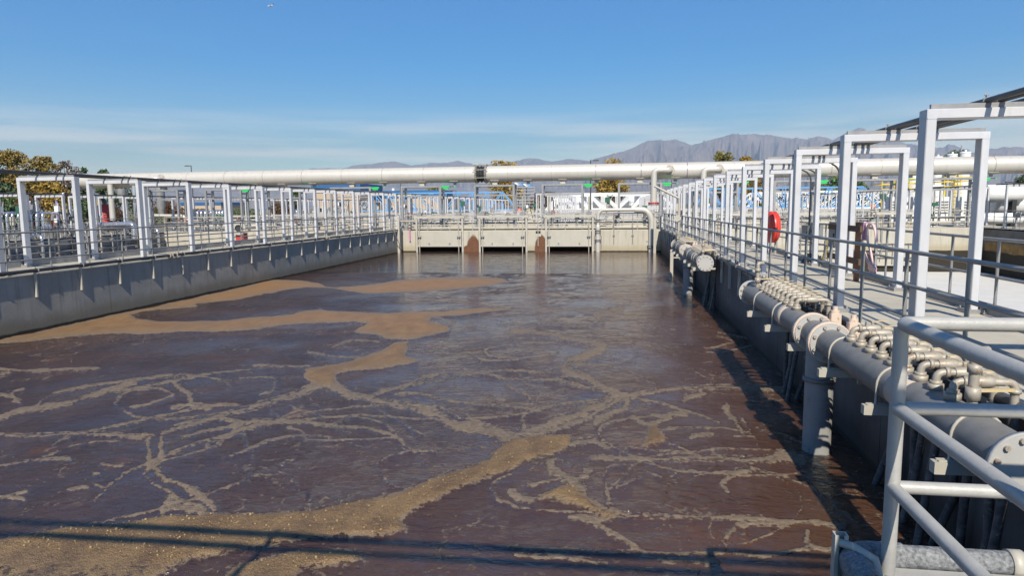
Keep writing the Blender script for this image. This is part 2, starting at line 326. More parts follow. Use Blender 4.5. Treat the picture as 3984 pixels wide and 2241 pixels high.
ln(zC([(1070, 700), (1200, 790), (1300, 850), (1400, 890), (1550, 950), (1600, 1000)]), 9, .9)
ln(zC([(1280, 870), (1240, 920), (1250, 970)]), 15, .9); ln(zC([(1300, 930), (1500, 960), (1600, 1000)]), 20, 1.)
ln(zC([(1560, 990), (1850, 1010), (2200, 985), (2400, 968)]), 12, 1.)
for p in ([(770, 630), (850, 640), (930, 645)], [(720, 690), (770, 700)], [(740, 770), (780, 800)], [(560, 810), (680, 790)], [(2060, 680), (2150, 705)], [(2180, 730), (2240, 750), (2280, 780)], [(2360, 800), (2360, 870)], [(2330, 920), (2350, 950)], [(1880, 720), (2080, 710)], [(2100, 640), (2240, 600)], [(200, 880), (0, 870)], [(0, 880), (200, 830)]): ln(zC(p), 6, 1.)
ln(zD([(440, 475), (600, 450), (700, 510)]), 13, .8)
ln(zD([(580, 590), (800, 590), (1000, 600), (1200, 600), (1400, 590), (1600, 600), (1750, 620), (1900, 610), (2050, 590), (2180, 575)]), 16, .6)
ln(zD([(600, 0), (700, 60), (750, 100), (650, 170), (500, 240), (350, 270), (200, 350)]), 15, .6)
ln(zD([(750, 90), (900, 95), (1050, 75), (1200, 40), (1400, 30), (1600, 25), (1900, 25), (2050, 30)]), 9)
ln(zD([(850, 100), (850, 180), (750, 210), (680, 260), (640, 310)]), 14, .7)
ln(zD([(920, 250), (960, 300), (1030, 340)]), 9); ln(zD([(1060, 330), (1150, 290), (1200, 240), (1290, 235)]), 12); ln(zD([(1150, 265), (1050, 245)]), 9)
ln(zD([(1300, 110), (1420, 80)]), 15, .8); ln(zD([(1600, 160), (1640, 240), (1700, 300), (1730, 390)]), 12, .9); ln(zD([(1740, 270), (1800, 340), (1790, 390)]), 6)
ln(zD([(1650, 430), (1850, 420)]), 7, .9); ln(zD([(1350, 430), (1480, 415)]), 11, .8)
ln(zD([(300, 620), (380, 730), (450, 780), (550, 880), (650, 980)]), 20, .6); ln(zD([(550, 690), (500, 760), (450, 800)]), 12, .7)
ln(zD([(520, 1050), (650, 1110), (780, 1170), (900, 1230), (1000, 1275)]), 24, .6)
ln(zD([(430, 1040), (700, 1060)]), 18, .8)
ln(zD([(700, 1000), (850, 1030), (1100, 1025), (1350, 1035), (1500, 1045), (1750, 1050), (2000, 1060), (2250, 1060), (2540, 1095)]), 10, .4)
ln(zD([(1740, 1100), (1900, 1080), (2100, 1070)]), 7); ln(zD([(1590, 1215), (1640, 1180), (1700, 1120)]), 6)
ln(zD([(960, 680), (1010, 720), (1090, 755)]), 5); ln(zD([(780, 830), (860, 790), (960, 750)]), 5)
ln(zD([(1590, 790), (1660, 740), (1720, 690), (1860, 680)]), 7); ln(zD([(1600, 800), (1630, 860)]), 6)
ln(zD([(1000, 1270), (1400, 1290), (1700, 1310), (1850, 1330), (2000, 1310), (2200, 1280), (2400, 1270), (2520, 1255)]), 11, .8)
ln(zD([(2250, 1130), (2260, 1230), (2400, 1285)]), 12, .9); ln(zD([(-40, 1230), (250, 1260), (600, 1272), (1000, 1275)]), 10, .9)
ln(zD([(1080, 1330), (1400, 1355), (1560, 1370)]), 16, 1.); ln(zD([(0, 1290), (300, 1320), (700, 1345)]), 12, 1.)
ln(zD([(1160, 750), (1210, 710), (1260, 690), (1390, 695)]), 5); ln(zD([(0, 830), (60, 870), (180, 900)]), 14, .9); ln(zD([(120, 780), (330, 760)]), 6, .8)
ln(zD([(1950, 590), (2050, 560), (2150, 570), (2180, 600)]), 20, .5)

yv = []                                   # rows follow the perspective so that near water is finely divided
for v in np.arange(1475., 600., -1.7):
    p = onz(1992, v*PW/2576, 0.)
    if p[1] < 55: yv.append(p[1])
    else: break
yv = np.array([-6, -4, -2, 0, 1, 2, 3, 4.] + [y for y in yv if y > 4.1])
xv = np.linspace(XL, XR, 620)
GX, GY = np.meshgrid(xv, yv); nY, nX = GX.shape
P = np.stack([GX.ravel(), GY.ravel(), np.zeros(GX.size)-CAMZ], 1) @ CR          # to camera coordinates
dep = -P[:, 2]; ok = dep > .3
U = np.where(ok, PW/2+F*P[:, 0]/np.where(ok, dep, 1), -9e3)*2576/PW; V = np.where(ok, PH/2-F*P[:, 1]/np.where(ok, dep, 1), 9e3)*2576/PW
def seg_d(px, py, pts, closed=False):
    d = np.full(px.shape, 1e9); k = len(pts)
    for i in range(k if closed else k-1):
        ax, ay = pts[i]; bx, by = pts[(i+1) % k]; dx, dy = bx-ax, by-ay; l2 = dx*dx+dy*dy+1e-9
        t = np.clip(((px-ax)*dx+(py-ay)*dy)/l2, 0, 1); d = np.minimum(d, (px-ax-t*dx)**2+((py-ay-t*dy)*1.0)**2)
    return np.sqrt(d)
def inside(px, py, pts):
    c = np.zeros(px.shape, bool); k = len(pts)
    for i in range(k):
        ax, ay = pts[i]; bx, by = pts[(i+1) % k]
        if ay == by: continue
        c ^= ((ay > py) != (by > py)) & (px < (bx-ax)*(py-ay)/(by-ay)+ax)
    return c
foam = np.zeros(U.shape); dense = np.zeros(U.shape)
def vnoise(x, y, freq, seed, octs=4):
    tab = np.random.default_rng(seed).uniform(-1, 1, (256, 256)); o = 0.; a = 1.; tot = 0.
    for k in range(octs):
        X = x*freq; Y = y*freq; x0 = np.floor(X).astype(int); y0 = np.floor(Y).astype(int); fx = X-x0; fy = Y-y0; fx = fx*fx*(3-2*fx); fy = fy*fy*(3-2*fy)
        g_ = lambda i, j: tab[(y0+j) % 256, (x0+i) % 256]
        o = o+a*((g_(0, 0)*(1-fx)+g_(1, 0)*fx)*(1-fy)+(g_(0, 1)*(1-fx)+g_(1, 1)*fx)*fy); tot += a; a *= .55; freq *= 2.03
    return o/tot
_gx, _gy = GX.ravel(), GY.ravel()
pxm = 170./np.maximum(_gy, 3.)                      # about how many overview pixels a decimetre takes up here
U0, V0 = U, V
U = U0+vnoise(_gx, _gy, .9, 1)*pxm*.9+vnoise(_gx, _gy, 4., 2)*pxm*.45
V = V0+(vnoise(_gx, _gy, .9, 3)*.5+vnoise(_gx, _gy, 4., 4)*.25)*pxm*.7
WM = 1.+1.5*vnoise(_gx, _gy, .8, 5, 3)+.8*vnoise(_gx, _gy, 3.2, 6, 3); WM = np.clip(WM, .4, 2.0)
for s_, pts in FOAM_POLY:
    a = np.array(pts); m = 14
    sel = np.where((U > a[:, 0].min()-m) & (U < a[:, 0].max()+m) & (V > a[:, 1].min()-m) & (V < a[:, 1].max()+m))[0]
    px, py = U[sel], V[sel]; d = seg_d(px, py, pts, True); d = np.where(inside(px, py, pts), d, -d)
    soft = np.where(py < 1000, 3.5, 16.0)
    f = np.clip(.5+d/(2*soft), 0, np.where(py < 1000, 1., .86))
    if s_ == '+': foam[sel] = np.maximum(foam[sel], f); dense[sel] = np.maximum(dense[sel], np.clip(.1+d/12, 0, 1))
    else: foam[sel] = np.minimum(foam[sel], 1-f); dense[sel] = np.minimum(dense[sel], np.clip(.1-d/12, 0, 1))
BOIL = [(1030, 815, 1), (1290, 885, 1.2), (1230, 1010, 1.3), (870, 1100, 1.2), (600, 980, 1.3), (1400, 800, 1), (1540, 1080, 1.2), (1660, 1240, 1.2), (700, 1180, 1.3), (260, 1180, 1.4), (1790, 1120, 1.1), (1700, 980, 1.1), (1300, 740, .9), (1900, 1270, 1.2), (320, 1010, 1.2), (900, 870, 1.0), (1400, 1240, 1.1), (1600, 880, 1.1), (450, 1110, 1.1), (1080, 1190, 1.0), (1930, 1130, 1.), (1480, 960, 1.), (1760, 860, 1.)]
def to_px(p):
    c = CR.T @ (np.array([p[0], p[1], 0.])-CP); return ((PW/2-F*c[0]/c[2])*2576/PW, (PH/2+F*c[1]/c[2])*2576/PW)
for bu, bv, s_ in BOIL:                    # lacy rings of scum pushed outwards by the boils
    c_ = onz(bu*PW/2576, bv*PW/2576)
    for ring_ in range(2):
        rad = s_*(.62+.6*ring_+rng.uniform(-.12, .12)); a0 = rng.uniform(0, 6.28); span = rng.uniform(1.6, 4.2)
        arc = [to_px((c_[0]+rad*math.cos(a)*(1+.12*math.sin(3*a+bu)), c_[1]+rad*math.sin(a)*(1+.15*math.sin(2*a+bv)))) for a in np.linspace(a0, a0+span, 18)]
        arc = [q for q in arc if q[0] < 2250]
        if len(arc) > 3 and rng.uniform() < .65: FOAM_LINE.append((arc, float(np.clip(26./c_[1]+1.2, 1.6, 4.2)), 1.0))
for pts, wd, brk in FOAM_LINE:
    a = np.array(pts); m = wd*3+12
    sel = np.where((U > a[:, 0].min()-m) & (U < a[:, 0].max()+m) & (V > a[:, 1].min()-m) & (V < a[:, 1].max()+m))[0]
    px, py = U[sel], V[sel]; hw = wd*.5*WM[sel]; d = seg_d(px, py, pts)
    f = np.clip(.55+(hw-d)/(2*(hw*1.15+3.)), 0, .88)-.05*brk*(d < wd*3)
    for q in range(2):                 # looser side threads braided round the main strand
        ox = vnoise(_gx[sel], _gy[sel], .6, 20+q+len(pts), 2)*wd*2.2+(wd*.6+2)*(1 if q else -1); d2 = seg_d(px+.3*ox, py+ox*.45, pts)
        f = np.maximum(f, np.clip(.445+(wd*.12+.8-d2)/(2*(wd*.35+3.)), 0, .56))
    f = np.clip(f, 0, 1)
    foam[sel] = np.maximum(foam[sel], f)
# boils: low domes where the air rises
Z = np.zeros(U.shape)
for bu, bv, s_ in BOIL:
    p = onz(bu*PW/2576, bv*PW/2576); r = np.hypot(GX.ravel()-p[0], GY.ravel()-p[1])
    Z += .034*s_*np.exp(-(r/(.95*s_))**2) + .0022*np.cos(r*6.5+2*vnoise(_gx, _gy, .8, 31))*np.exp(-(r/(1.6*s_))**2)
Z += (.012+.022*np.clip(dense, 0, 1)*(1+.6*vnoise(_gx, _gy, 2.4, 43)))*np.clip((foam-.4)*2.5, 0, 1)*(V0 > 760)+.012*vnoise(_gx, _gy, 1.1, 41)+.006*vnoise(_gx, _gy, 3.1, 42)
Z *= (GY.ravel() < 31)
me = bpy.data.meshes.new('water')
idx = np.arange(nX*nY).reshape(nY, nX)
quads = np.stack([idx[:-1, :-1], idx[:-1, 1:], idx[1:, 1:], idx[1:, :-1]], -1).reshape(-1, 4)
co = np.stack([GX.ravel(), GY.ravel(), Z], 1)
me.vertices.add(len(co)); me.vertices.foreach_set('co', co.ravel()); me.loops.add(quads.size); me.loops.foreach_set('vertex_index', quads.ravel().astype(np.int32))
me.polygons.add(len(quads)); me.polygons.foreach_set('loop_start', np.arange(0, quads.size, 4, dtype=np.int32)); me.polygons.foreach_set('use_smooth', np.ones(len(quads), bool)); me.update()
at = me.attributes.new('foam', 'FLOAT', 'POINT'); at.data.foreach_set('value', foam.astype(np.float32))
at = me.attributes.new('dense', 'FLOAT', 'POINT'); at.data.foreach_set('value', dense.astype(np.float32))
water = bpy.data.objects.new('water', me); col.objects.link(water); water['kind'] = 'structure'
def water_mat():
    m = bpy.data.materials.new('murky_water'); m.use_nodes = True; t = m.node_tree; b = t.nodes['Principled BSDF']
    g = N(t, 'ShaderNodeNewGeometry'); sp = N(t, 'ShaderNodeSeparateXYZ'); L(t, g.outputs['Position'], sp.inputs[0])
    def noise(scale, detail=4, rough=.6, vec=None, dist=0):
        n = N(t, 'ShaderNodeTexNoise'); n.inputs['Scale'].default_value = scale; n.inputs['Detail'].default_value = detail; n.inputs['Roughness'].default_value = rough; n.inputs['Distortion'].default_value = dist
        L(t, vec or g.outputs['Position'], n.inputs['Vector']); return n.outputs['Fac']
    def mr(x, a, b_, c=0., d=1., smooth=True):
        r = N(t, 'ShaderNodeMapRange', interpolation_type='SMOOTHSTEP' if smooth else 'LINEAR'); L(t, x, r.inputs[0])
        for i, q in enumerate((a, b_, c, d)): r.inputs[i+1].default_value = q
        return r.outputs[0]
    def ma(op, x, y):
        n = N(t, 'ShaderNodeMath', operation=op)
        for i, q in enumerate((x, y)):
            if isinstance(q, (int, float)): n.inputs[i].default_value = q
            else: L(t, q, n.inputs[i])
        return n.outputs[0]
    def mix(f, a, c):
        n = N(t, 'ShaderNodeMix', data_type='RGBA'); L(t, f, n.inputs['Factor'])
        for i, q in ((6, a), (7, c)):
            if isinstance(q, tuple): n.inputs[i].default_value = (*q, 1)
            else: L(t, q, n.inputs[i])
        return n.outputs[2]
    fa = N(t, 'ShaderNodeAttribute', attribute_name='foam').outputs['Fac']; de = N(t, 'ShaderNodeAttribute', attribute_name='dense').outputs['Fac']
    near = mr(sp.outputs['Y'], 24., 7.)                       # near water shows the fine breakup
    warp = N(t, 'ShaderNodeMapping'); warp.inputs['Scale'].default_value = (1., .55, 1.); L(t, g.outputs['Position'], warp.inputs[0])
    n1 = noise(2.6, 7, .66, warp.outputs[0], .4); n2 = noise(17, 5, .62); n3 = noise(60, 3, .6)
    n7 = noise(7., 6, .65, warp.outputs[0], .8)
    pert = ma('ADD', ma('MULTIPLY', ma('SUBTRACT', n1, .5), .45), ma('ADD', ma('MULTIPLY', ma('SUBTRACT', n7, .5), .6), ma('MULTIPLY', ma('SUBTRACT', n2, .5), .95)))
    fs = ma('ADD', fa, ma('MULTIPLY', pert, ma('ADD', ma('MULTIPLY', near, .5), .40)))
    fm = ma('MULTIPLY', mr(fs, .42, .60), mr(ma('ADD', ma('MULTIPLY', fs, .9), n2), .80, 1.02, .45, 1.))
    # scattered thin flecks and threads of scum
    vo = N(t, 'ShaderNodeTexVoronoi', feature='DISTANCE_TO_EDGE'); vo.inputs['Scale'].default_value = .62
    wv = N(t, 'ShaderNodeVectorMath', operation='ADD'); L(t, g.outputs['Position'], wv.inputs[0])
    nd = N(t, 'ShaderNodeTexNoise'); nd.inputs['Scale'].default_value = 1.3; nd.inputs['Detail'].default_value = 5; L(t, g.outputs['Position'], nd.inputs['Vector'])
    sc_ = N(t, 'ShaderNodeVectorMath', operation='SCALE'); L(t, nd.outputs['Color'], sc_.inputs[0]); sc_.inputs['Scale'].default_value = 2.2; L(t, sc_.outputs[0], wv.inputs[1]); L(t, wv.outputs[0], vo.inputs['Vector'])
    thr = ma('MULTIPLY', mr(vo.outputs['Distance'], .034, .004), mr(n7, .44, .60))
    fl = mr(ma('ADD', ma('MULTIPLY', n2, .5), ma('MULTIPLY', noise(5.5, 6, .7, warp.outputs[0]), .5)),   .575, .615)
    ex = ma('MULTIPLY', ma('MAXIMUM', ma('MULTIPLY', thr, .9), ma('MULTIPLY', fl, .65)), mr(sp.outputs['Y'], 30., 16.))
    fm2 = ma('MAXIMUM', fm, ma('MULTIPLY', ex, mr(noise(.45, 3), .42, .58)))
    # colours
    lowf = noise(.5, 3); wcol = mix(mr(lowf, .35, .65), (.040, .024, .023), (.060, .032, .023))
    side = mr(sp.outputs['X'], -6., 3.); wcol = mix(ma('MULTIPLY', side, .8), wcol, (.082, .039, .020))
    hot = mr(noise(.9, 3, .5), .62, .72); wcol = mix(ma('MULTIPLY', hot, .5), wcol, (.13, .048, .016))
    fthin = mix(mr(n2, .4, .65), (.15, .106, .066), (.225, .168, .108)); fden = mix(mr(ma('ADD', ma('MULTIPLY', n2, .5), ma('MULTIPLY', n1, .5)), .40, .60), (.225, .116, .043), (.29, .160, .066))
    fnear = mix(mr(ma('ADD', ma('MULTIPLY', n3, .5), ma('MULTIPLY', n1, .5)), .40, .60), (.11, .060, .022), (.225, .14, .055))
    fden = mix(near, fden, fnear); fcol = mix(de, fthin, fden)
    colr = mix(fm2, wcol, fcol); L(t, colr, b.inputs['Base Color'])
    calm = ma('MULTIPLY', mr(sp.outputs['Y'], 31.0, 31.9), mr(sp.outputs['Y'], 47.0, 46.6))
    rgh = N(t, 'ShaderNodeMix'); L(t, fm2, rgh.inputs[0]); rgh.inputs[2].default_value = .045; rgh.inputs[3].default_value = .62
    rc = N(t, 'ShaderNodeMix'); L(t, calm, rc.inputs[0]); L(t, rgh.outputs[0], rc.inputs[2]); rc.inputs[3].default_value = .025; L(t, rc.outputs[0], b.inputs['Roughness'])
    b.inputs['IOR'].default_value = 1.62
    # relief
    wm = N(t, 'ShaderNodeMapping'); wm.inputs['Scale'].default_value = (1., 1.9, 1.); wm.inputs['Rotation'].default_value = (0, 0, .25); L(t, g.outputs['Position'], wm.inputs[0])
    h1 = noise(5.5, 5, .62, wm.outputs[0], .6); h2 = noise(22, 3, .6, wm.outputs[0])
    hw = ma('ADD', ma('MULTIPLY', h1, .075), ma('MULTIPLY', h2, .011))
    hw = ma('MULTIPLY', hw, mr(noise(.4, 3, .55), .36, .64, .22, 1.3))
    cm = N(t, 'ShaderNodeMapping'); cm.inputs['Scale'].default_value = (.55, 2.6, 1.); L(t, g.outputs['Position'], cm.inputs[0])
    hc = ma('MULTIPLY', noise(1.5, 4, .5, cm.outputs[0], .5), .034)
    hm = N(t, 'ShaderNodeMix'); L(t, calm, hm.inputs[0]); L(t, hw, hm.inputs[2]); L(t, hc, hm.inputs[3])
    vb = N(t, 'ShaderNodeTexVoronoi', feature='F1'); vb.inputs['Scale'].default_value = 75; L(t, g.outputs['Position'], vb.inputs['Vector'])
    hf = ma('ADD', ma('MULTIPLY', n2, .03), ma('MULTIPLY', ma('SUBTRACT', .6, vb.outputs['Distance']), .008)); hf = ma('ADD', hf, .02)
    hh = N(t, 'ShaderNodeMix'); L(t, fm2, hh.inputs[0]); L(t, hm.outputs[0], hh.inputs[2]); L(t, hf, hh.inputs[3])
    bp = N(t, 'ShaderNodeBump'); bp.inputs['Strength'].default_value = 1.; bp.inputs['Distance'].default_value = 1.; L(t, hh.outputs[0], bp.inputs['Height']); L(t, bp.outputs[0], b.inputs['Normal'])
    return m
me.materials.append(water_mat())
# bubbles riding on the foam near the viewer
bub = MB(); cand = np.where((dense > .25) & (GY.ravel() > 4.8) & (GY.ravel() < 11.5))[0]
wts = 1/(GY.ravel()[cand]**2); wts /= wts.sum()
for i in rng.choice(cand, 520, p=wts):
    r = float(np.clip(rng.lognormal(-5.15, .42), .003, .018))
    bub.sphere((co[i, 0]+rng.uniform(-.03, .03), co[i, 1]+rng.uniform(-.03, .03), co[i, 2]+.35*r), r, 7, 5)
bm_ = mat('bubble_film', (.24, .16, .07), (.33, .25, .14), .3, 0, 30, spec=.5)
o = bpy.data.objects.new('foam_bubbles', bub.mesh('foam_bubbles', bm_)); col.objects.link(o); tag(o, 'glistening bubbles scattered over the tan foam on the brown water', 'foam', kind='stuff')

# ================================================================== WALLS AND WALKWAYS
def wall_mat(name, c1, c2, wetcol, stains=()):
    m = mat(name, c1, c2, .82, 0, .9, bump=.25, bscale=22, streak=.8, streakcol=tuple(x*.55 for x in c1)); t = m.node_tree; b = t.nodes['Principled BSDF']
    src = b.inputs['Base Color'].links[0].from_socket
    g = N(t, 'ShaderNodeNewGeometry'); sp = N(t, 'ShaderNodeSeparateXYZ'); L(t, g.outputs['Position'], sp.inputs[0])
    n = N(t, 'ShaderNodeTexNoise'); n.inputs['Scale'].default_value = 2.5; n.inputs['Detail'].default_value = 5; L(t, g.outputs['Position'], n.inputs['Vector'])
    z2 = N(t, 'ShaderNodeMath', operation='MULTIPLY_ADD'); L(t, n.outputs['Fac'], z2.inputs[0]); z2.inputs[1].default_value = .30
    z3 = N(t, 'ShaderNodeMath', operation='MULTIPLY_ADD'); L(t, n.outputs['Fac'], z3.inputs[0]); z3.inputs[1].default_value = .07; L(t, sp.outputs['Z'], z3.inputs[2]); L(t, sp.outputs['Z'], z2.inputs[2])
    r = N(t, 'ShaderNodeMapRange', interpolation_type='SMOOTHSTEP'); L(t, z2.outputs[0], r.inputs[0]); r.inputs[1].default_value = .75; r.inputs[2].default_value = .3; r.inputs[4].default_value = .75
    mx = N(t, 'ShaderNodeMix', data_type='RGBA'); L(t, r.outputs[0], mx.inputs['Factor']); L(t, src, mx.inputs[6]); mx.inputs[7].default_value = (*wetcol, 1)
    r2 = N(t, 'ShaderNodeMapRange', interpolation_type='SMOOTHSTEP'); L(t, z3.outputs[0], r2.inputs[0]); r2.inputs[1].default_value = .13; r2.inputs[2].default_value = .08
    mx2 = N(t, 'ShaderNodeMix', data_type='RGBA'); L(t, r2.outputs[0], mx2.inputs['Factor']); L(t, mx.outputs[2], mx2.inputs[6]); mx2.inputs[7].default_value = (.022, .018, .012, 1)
    last = mx2.outputs[2]
    for (cx, cz, rx, rz) in stains:       # brown spray stains with a crisp rounded outline
        ax = N(t, 'ShaderNodeMath', operation='SUBTRACT'); L(t, sp.outputs['X'], ax.inputs[0]); ax.inputs[1].default_value = cx
        ax2 = N(t, 'ShaderNodeMath', operation='DIVIDE'); L(t, ax.outputs[0], ax2.inputs[0]); ax2.inputs[1].default_value = rx
        az = N(t, 'ShaderNodeMath', operation='SUBTRACT'); L(t, sp.outputs['Z'], az.inputs[0]); az.inputs[1].default_value = cz
        az2 = N(t, 'ShaderNodeMath', operation='DIVIDE'); L(t, az.outputs[0], az2.inputs[0]); az2.inputs[1].default_value = rz
        p1 = N(t, 'ShaderNodeMath', operation='POWER'); L(t, ax2.outputs[0], p1.inputs[0]); p1.inputs[1].default_value = 2
        p2 = N(t, 'ShaderNodeMath', operation='POWER'); L(t, az2.outputs[0], p2.inputs[0]); p2.inputs[1].default_value = 2
        s_ = N(t, 'ShaderNodeMath', operation='ADD'); L(t, p1.outputs[0], s_.inputs[0]); L(t, p2.outputs[0], s_.inputs[1])
        s2 = N(t, 'ShaderNodeMath', operation='MULTIPLY_ADD'); L(t, n.outputs['Fac'], s2.inputs[0]); s2.inputs[1].default_value = .5; L(t, s_.outputs[0], s2.inputs[2])
        rr = N(t, 'ShaderNodeMapRange', interpolation_type='SMOOTHSTEP'); L(t, s2.outputs[0], rr.inputs[0]); rr.inputs[1].default_value = 1.42; rr.inputs[2].default_value = 1.10
        m_ = N(t, 'ShaderNodeMix', data_type='RGBA'); L(t, rr.outputs[0], m_.inputs['Factor']); L(t, last, m_.inputs[6]); 
        nv = N(t, 'ShaderNodeTexNoise'); nv.inputs['Scale'].default_value = 9; nv.inputs['Detail'].default_value = 6; L(t, g.outputs['Position'], nv.inputs['Vector'])
        sm_ = N(t, 'ShaderNodeMix', data_type='RGBA'); L(t, nv.outputs['Fac'], sm_.inputs['Factor']); sm_.inputs[6].default_value = (.055, .024, .017, 1); sm_.inputs[7].default_value = (.20, .085, .035, 1)
        L(t, sm_.outputs[2], m_.inputs[7]); last = m_.outputs[2]
    L(t, last, b.inputs['Base Color']); return m
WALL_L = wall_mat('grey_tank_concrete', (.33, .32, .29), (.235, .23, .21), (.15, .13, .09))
WALL_R = wall_mat('shade_darkened_concrete', (.16, .152, .145), (.085, .075, .068), (.045, .028, .018))  # stained concrete, its colour also darkened to deepen the shade
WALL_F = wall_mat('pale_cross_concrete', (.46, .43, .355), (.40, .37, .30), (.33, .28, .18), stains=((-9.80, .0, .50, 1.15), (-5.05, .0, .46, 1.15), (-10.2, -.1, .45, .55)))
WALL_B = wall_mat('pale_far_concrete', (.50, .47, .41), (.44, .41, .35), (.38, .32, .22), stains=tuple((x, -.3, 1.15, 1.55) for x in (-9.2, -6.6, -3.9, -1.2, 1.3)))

def panel_wall(name, label, axis, face, a0, a1, thick, z0, z1, m, step=5.26, gap=.014, into=1):
    """Concrete wall cast in bays: each bay is a panel, the joints between them are recessed."""
    t = thing(name, label, 'wall', (face, a0, 0) if axis == 'y' else (a0, face, 0))
    bk = MB(); e = .04*into
    if axis == 'y': bk.bb(*sorted((face+e, face+thick*into)), a0, a1, z0, z1-.02)
    else: bk.bb(a0, a1, *sorted((face+e, face+thick*into)), z0, z1-.02)
    part('joint_backing', bk, m, t)
    k = max(1, round((a1-a0)/step)); s = (a1-a0)/k
    for i in range(k):
        p = MB(); lo, hi = a0+i*s+gap/2, a0+(i+1)*s-gap/2
        if axis == 'y': p.bb(*sorted((face, face+.25*into)), lo, hi, z0+.02, z1)
        else: p.bb(lo, hi, *sorted((face, face+.25*into)), z0+.02, z1)
        part('wall_panel', p, m, t)
    return t
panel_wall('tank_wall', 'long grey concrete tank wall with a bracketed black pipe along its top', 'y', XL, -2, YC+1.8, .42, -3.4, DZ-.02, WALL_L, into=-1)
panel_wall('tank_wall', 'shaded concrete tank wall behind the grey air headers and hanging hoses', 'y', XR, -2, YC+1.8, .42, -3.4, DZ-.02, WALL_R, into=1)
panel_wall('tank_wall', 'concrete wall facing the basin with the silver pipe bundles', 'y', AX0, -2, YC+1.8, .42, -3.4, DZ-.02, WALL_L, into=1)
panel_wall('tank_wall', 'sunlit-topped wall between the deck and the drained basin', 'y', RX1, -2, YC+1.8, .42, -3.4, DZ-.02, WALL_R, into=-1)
panel_wall('tank_wall', 'far side wall of the silver pipe basin', 'y', BX1, 10, YC+1.8, .42, -3.4, DZ-.02, WALL_L, into=-1)
YST = wall_mat('stained_shaded_concrete', (.27, .26, .25), (.22, .22, .21), (.34, .22, .06))
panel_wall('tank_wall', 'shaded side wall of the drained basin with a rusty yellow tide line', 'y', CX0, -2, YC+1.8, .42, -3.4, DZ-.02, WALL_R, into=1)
tl = MB(); ys = np.linspace(10, YC-.3, 90); zt = [.02+.10*abs(math.sin(y*2.1))+.05*math.sin(y*.7) for y in ys]
for i in range(len(ys)-1): tl._add([(CX0-.004, ys[i], .62), (CX0-.004, ys[i+1], .62), (CX0-.004, ys[i+1], zt[i+1]), (CX0-.004, ys[i], zt[i])], [(0, 1, 2, 3)])
RUSTY = mat('rusty_tide_line', (.33, .20, .05), (.13, .08, .04), .9, 0, 1.5, streak=.6, streakcol=(.12, .10, .08))
o = single('tide_line', tl, RUSTY, 'rusty yellow scum band along the shaded wall of the drained basin', 'stain')
# cross wall: piers between three gate openings, plain elsewhere
piers = [(XL, -13.97), (-10.50, -9.42), (-6.00, -4.76), (-1.45, XR)]
cw = thing('cross_wall', 'pale cream concrete cross wall with three raised gate openings and brown stains', 'wall', (XL, YC, 0))
for a, b in piers: part('pier', MB().bb(a, b, YC, YC+.45, -3.4, DZ-.06), WALL_F, cw)
for a, b in zip(piers[:-1], piers[1:]): part('sill', MB().bb(a[1], b[0], YC+.02, YC+.43, -3.4, -1.2), WALL_F, cw)
for a, b in ((BX1, AX0), (RX1, CX0)):
    nm = 'pale concrete cross wall closing the basin with the silver pipe bundles' if a < 0 else 'pale concrete cross wall with ribbed gates behind the drained basin'
    panel_wall('cross_wall', nm, 'x', YC, a, b, .45, -3.4, DZ-.06, WALL_F, into=1)
panel_wall('cross_wall', 'added dark wall behind the gate openings under the big overhead pipe', 'x', YC+1.85, XL, XR, .3, -3.4, DZ-.06, WALL_R, into=1)  # full-depth wall added behind the gates to keep their openings dark
panel_wall('end_wall', 'far pale concrete end wall with a row of rounded brown stains', 'x', Y2, XL, XR, .4, -3.4, DZ+.1, WALL_B, into=1)
panel_wall('end_wall', 'far concrete end wall left of the stained one', 'x', Y2, BX1, AX0, .4, -3.4, DZ+.1, CONC_L, into=1)
panel_wall('end_wall', 'far concrete end wall right of the stained one', 'x', Y2, RX1, CX0, .4, -3.4, DZ+.1, CONC_L, into=1)
wb = MB(); wb.bb(BX1, CX0, YC+2.2, Y2, -.4, -.3); struct('far_basin_water', wb, mat('far_water', (.10, .06, .04), (.13, .08, .05), .15, 0, .5, bump=.6, bscale=2.5))
wb = MB(); wb.bb(BX1+.01, AX0-.01, -6, YC-.01, -.6, -.5); struct('left_basin_water', wb, mat('left_water', (.10, .06, .04), (.13, .08, .05), .15, 0, .5, bump=.6, bscale=2.5))

def deck(name, x0, x1, y0, y1, along='y', step=.305, n_max=300):
    """Walkway of ribbed aluminium planks laid side by side."""
    d = MB(); d.bb(x0+.02, x1-.02, y0, y1, DZ-.10, DZ-.035); s = struct(name, d, DECK)
    k = int((y1-y0)/step) if along == 'y' else int((x1-x0)/step)
    if along == 'y': me = MB().bb(x0+.02, x1-.02, -.5*step+.004, .5*step-.004, DZ-.033, DZ).mesh('plank', DECK)
    else: me = MB().bb(-.5*step+.004, .5*step-.004, y0, y1, DZ-.033, DZ).mesh('plank', DECK)
    for i in range(min(k, n_max)):
        c = (i+.5)*step
        inst('plank', me, s, (0, y0+c, 0) if along == 'y' else (x0+c, 0, 0))
    return s
deck('right_walkway', RX0+.02, RX1, -1.2, YC-.02)
for nm, x0, x1, y0, y1 in (('left_walkway', AX0, AX1-.02, -1.2, YC-.02), ('far_left_walkway', BX0, BX1, 8, YC), ('far_right_walkway', CX0, CX1, 8, YC),
                           ('rear_left_walkway', AX0, AX1, YC+2, Y2), ('rear_right_walkway', RX0, RX1, YC+2, Y2), ('rear_far_left_walkway', BX0, BX1, YC+2, Y2), ('rear_far_right_walkway', CX0, CX1, YC+2, Y2),
                           ('cross_walkway', BX0, CX1, YC+.02, YC+1.95), ('end_walkway', BX0, CX1, Y2+.02, Y2+2.)):
    struct(nm, MB().bb(x0, x1, y0, y1, DZ-.09, DZ-.002), DECK)
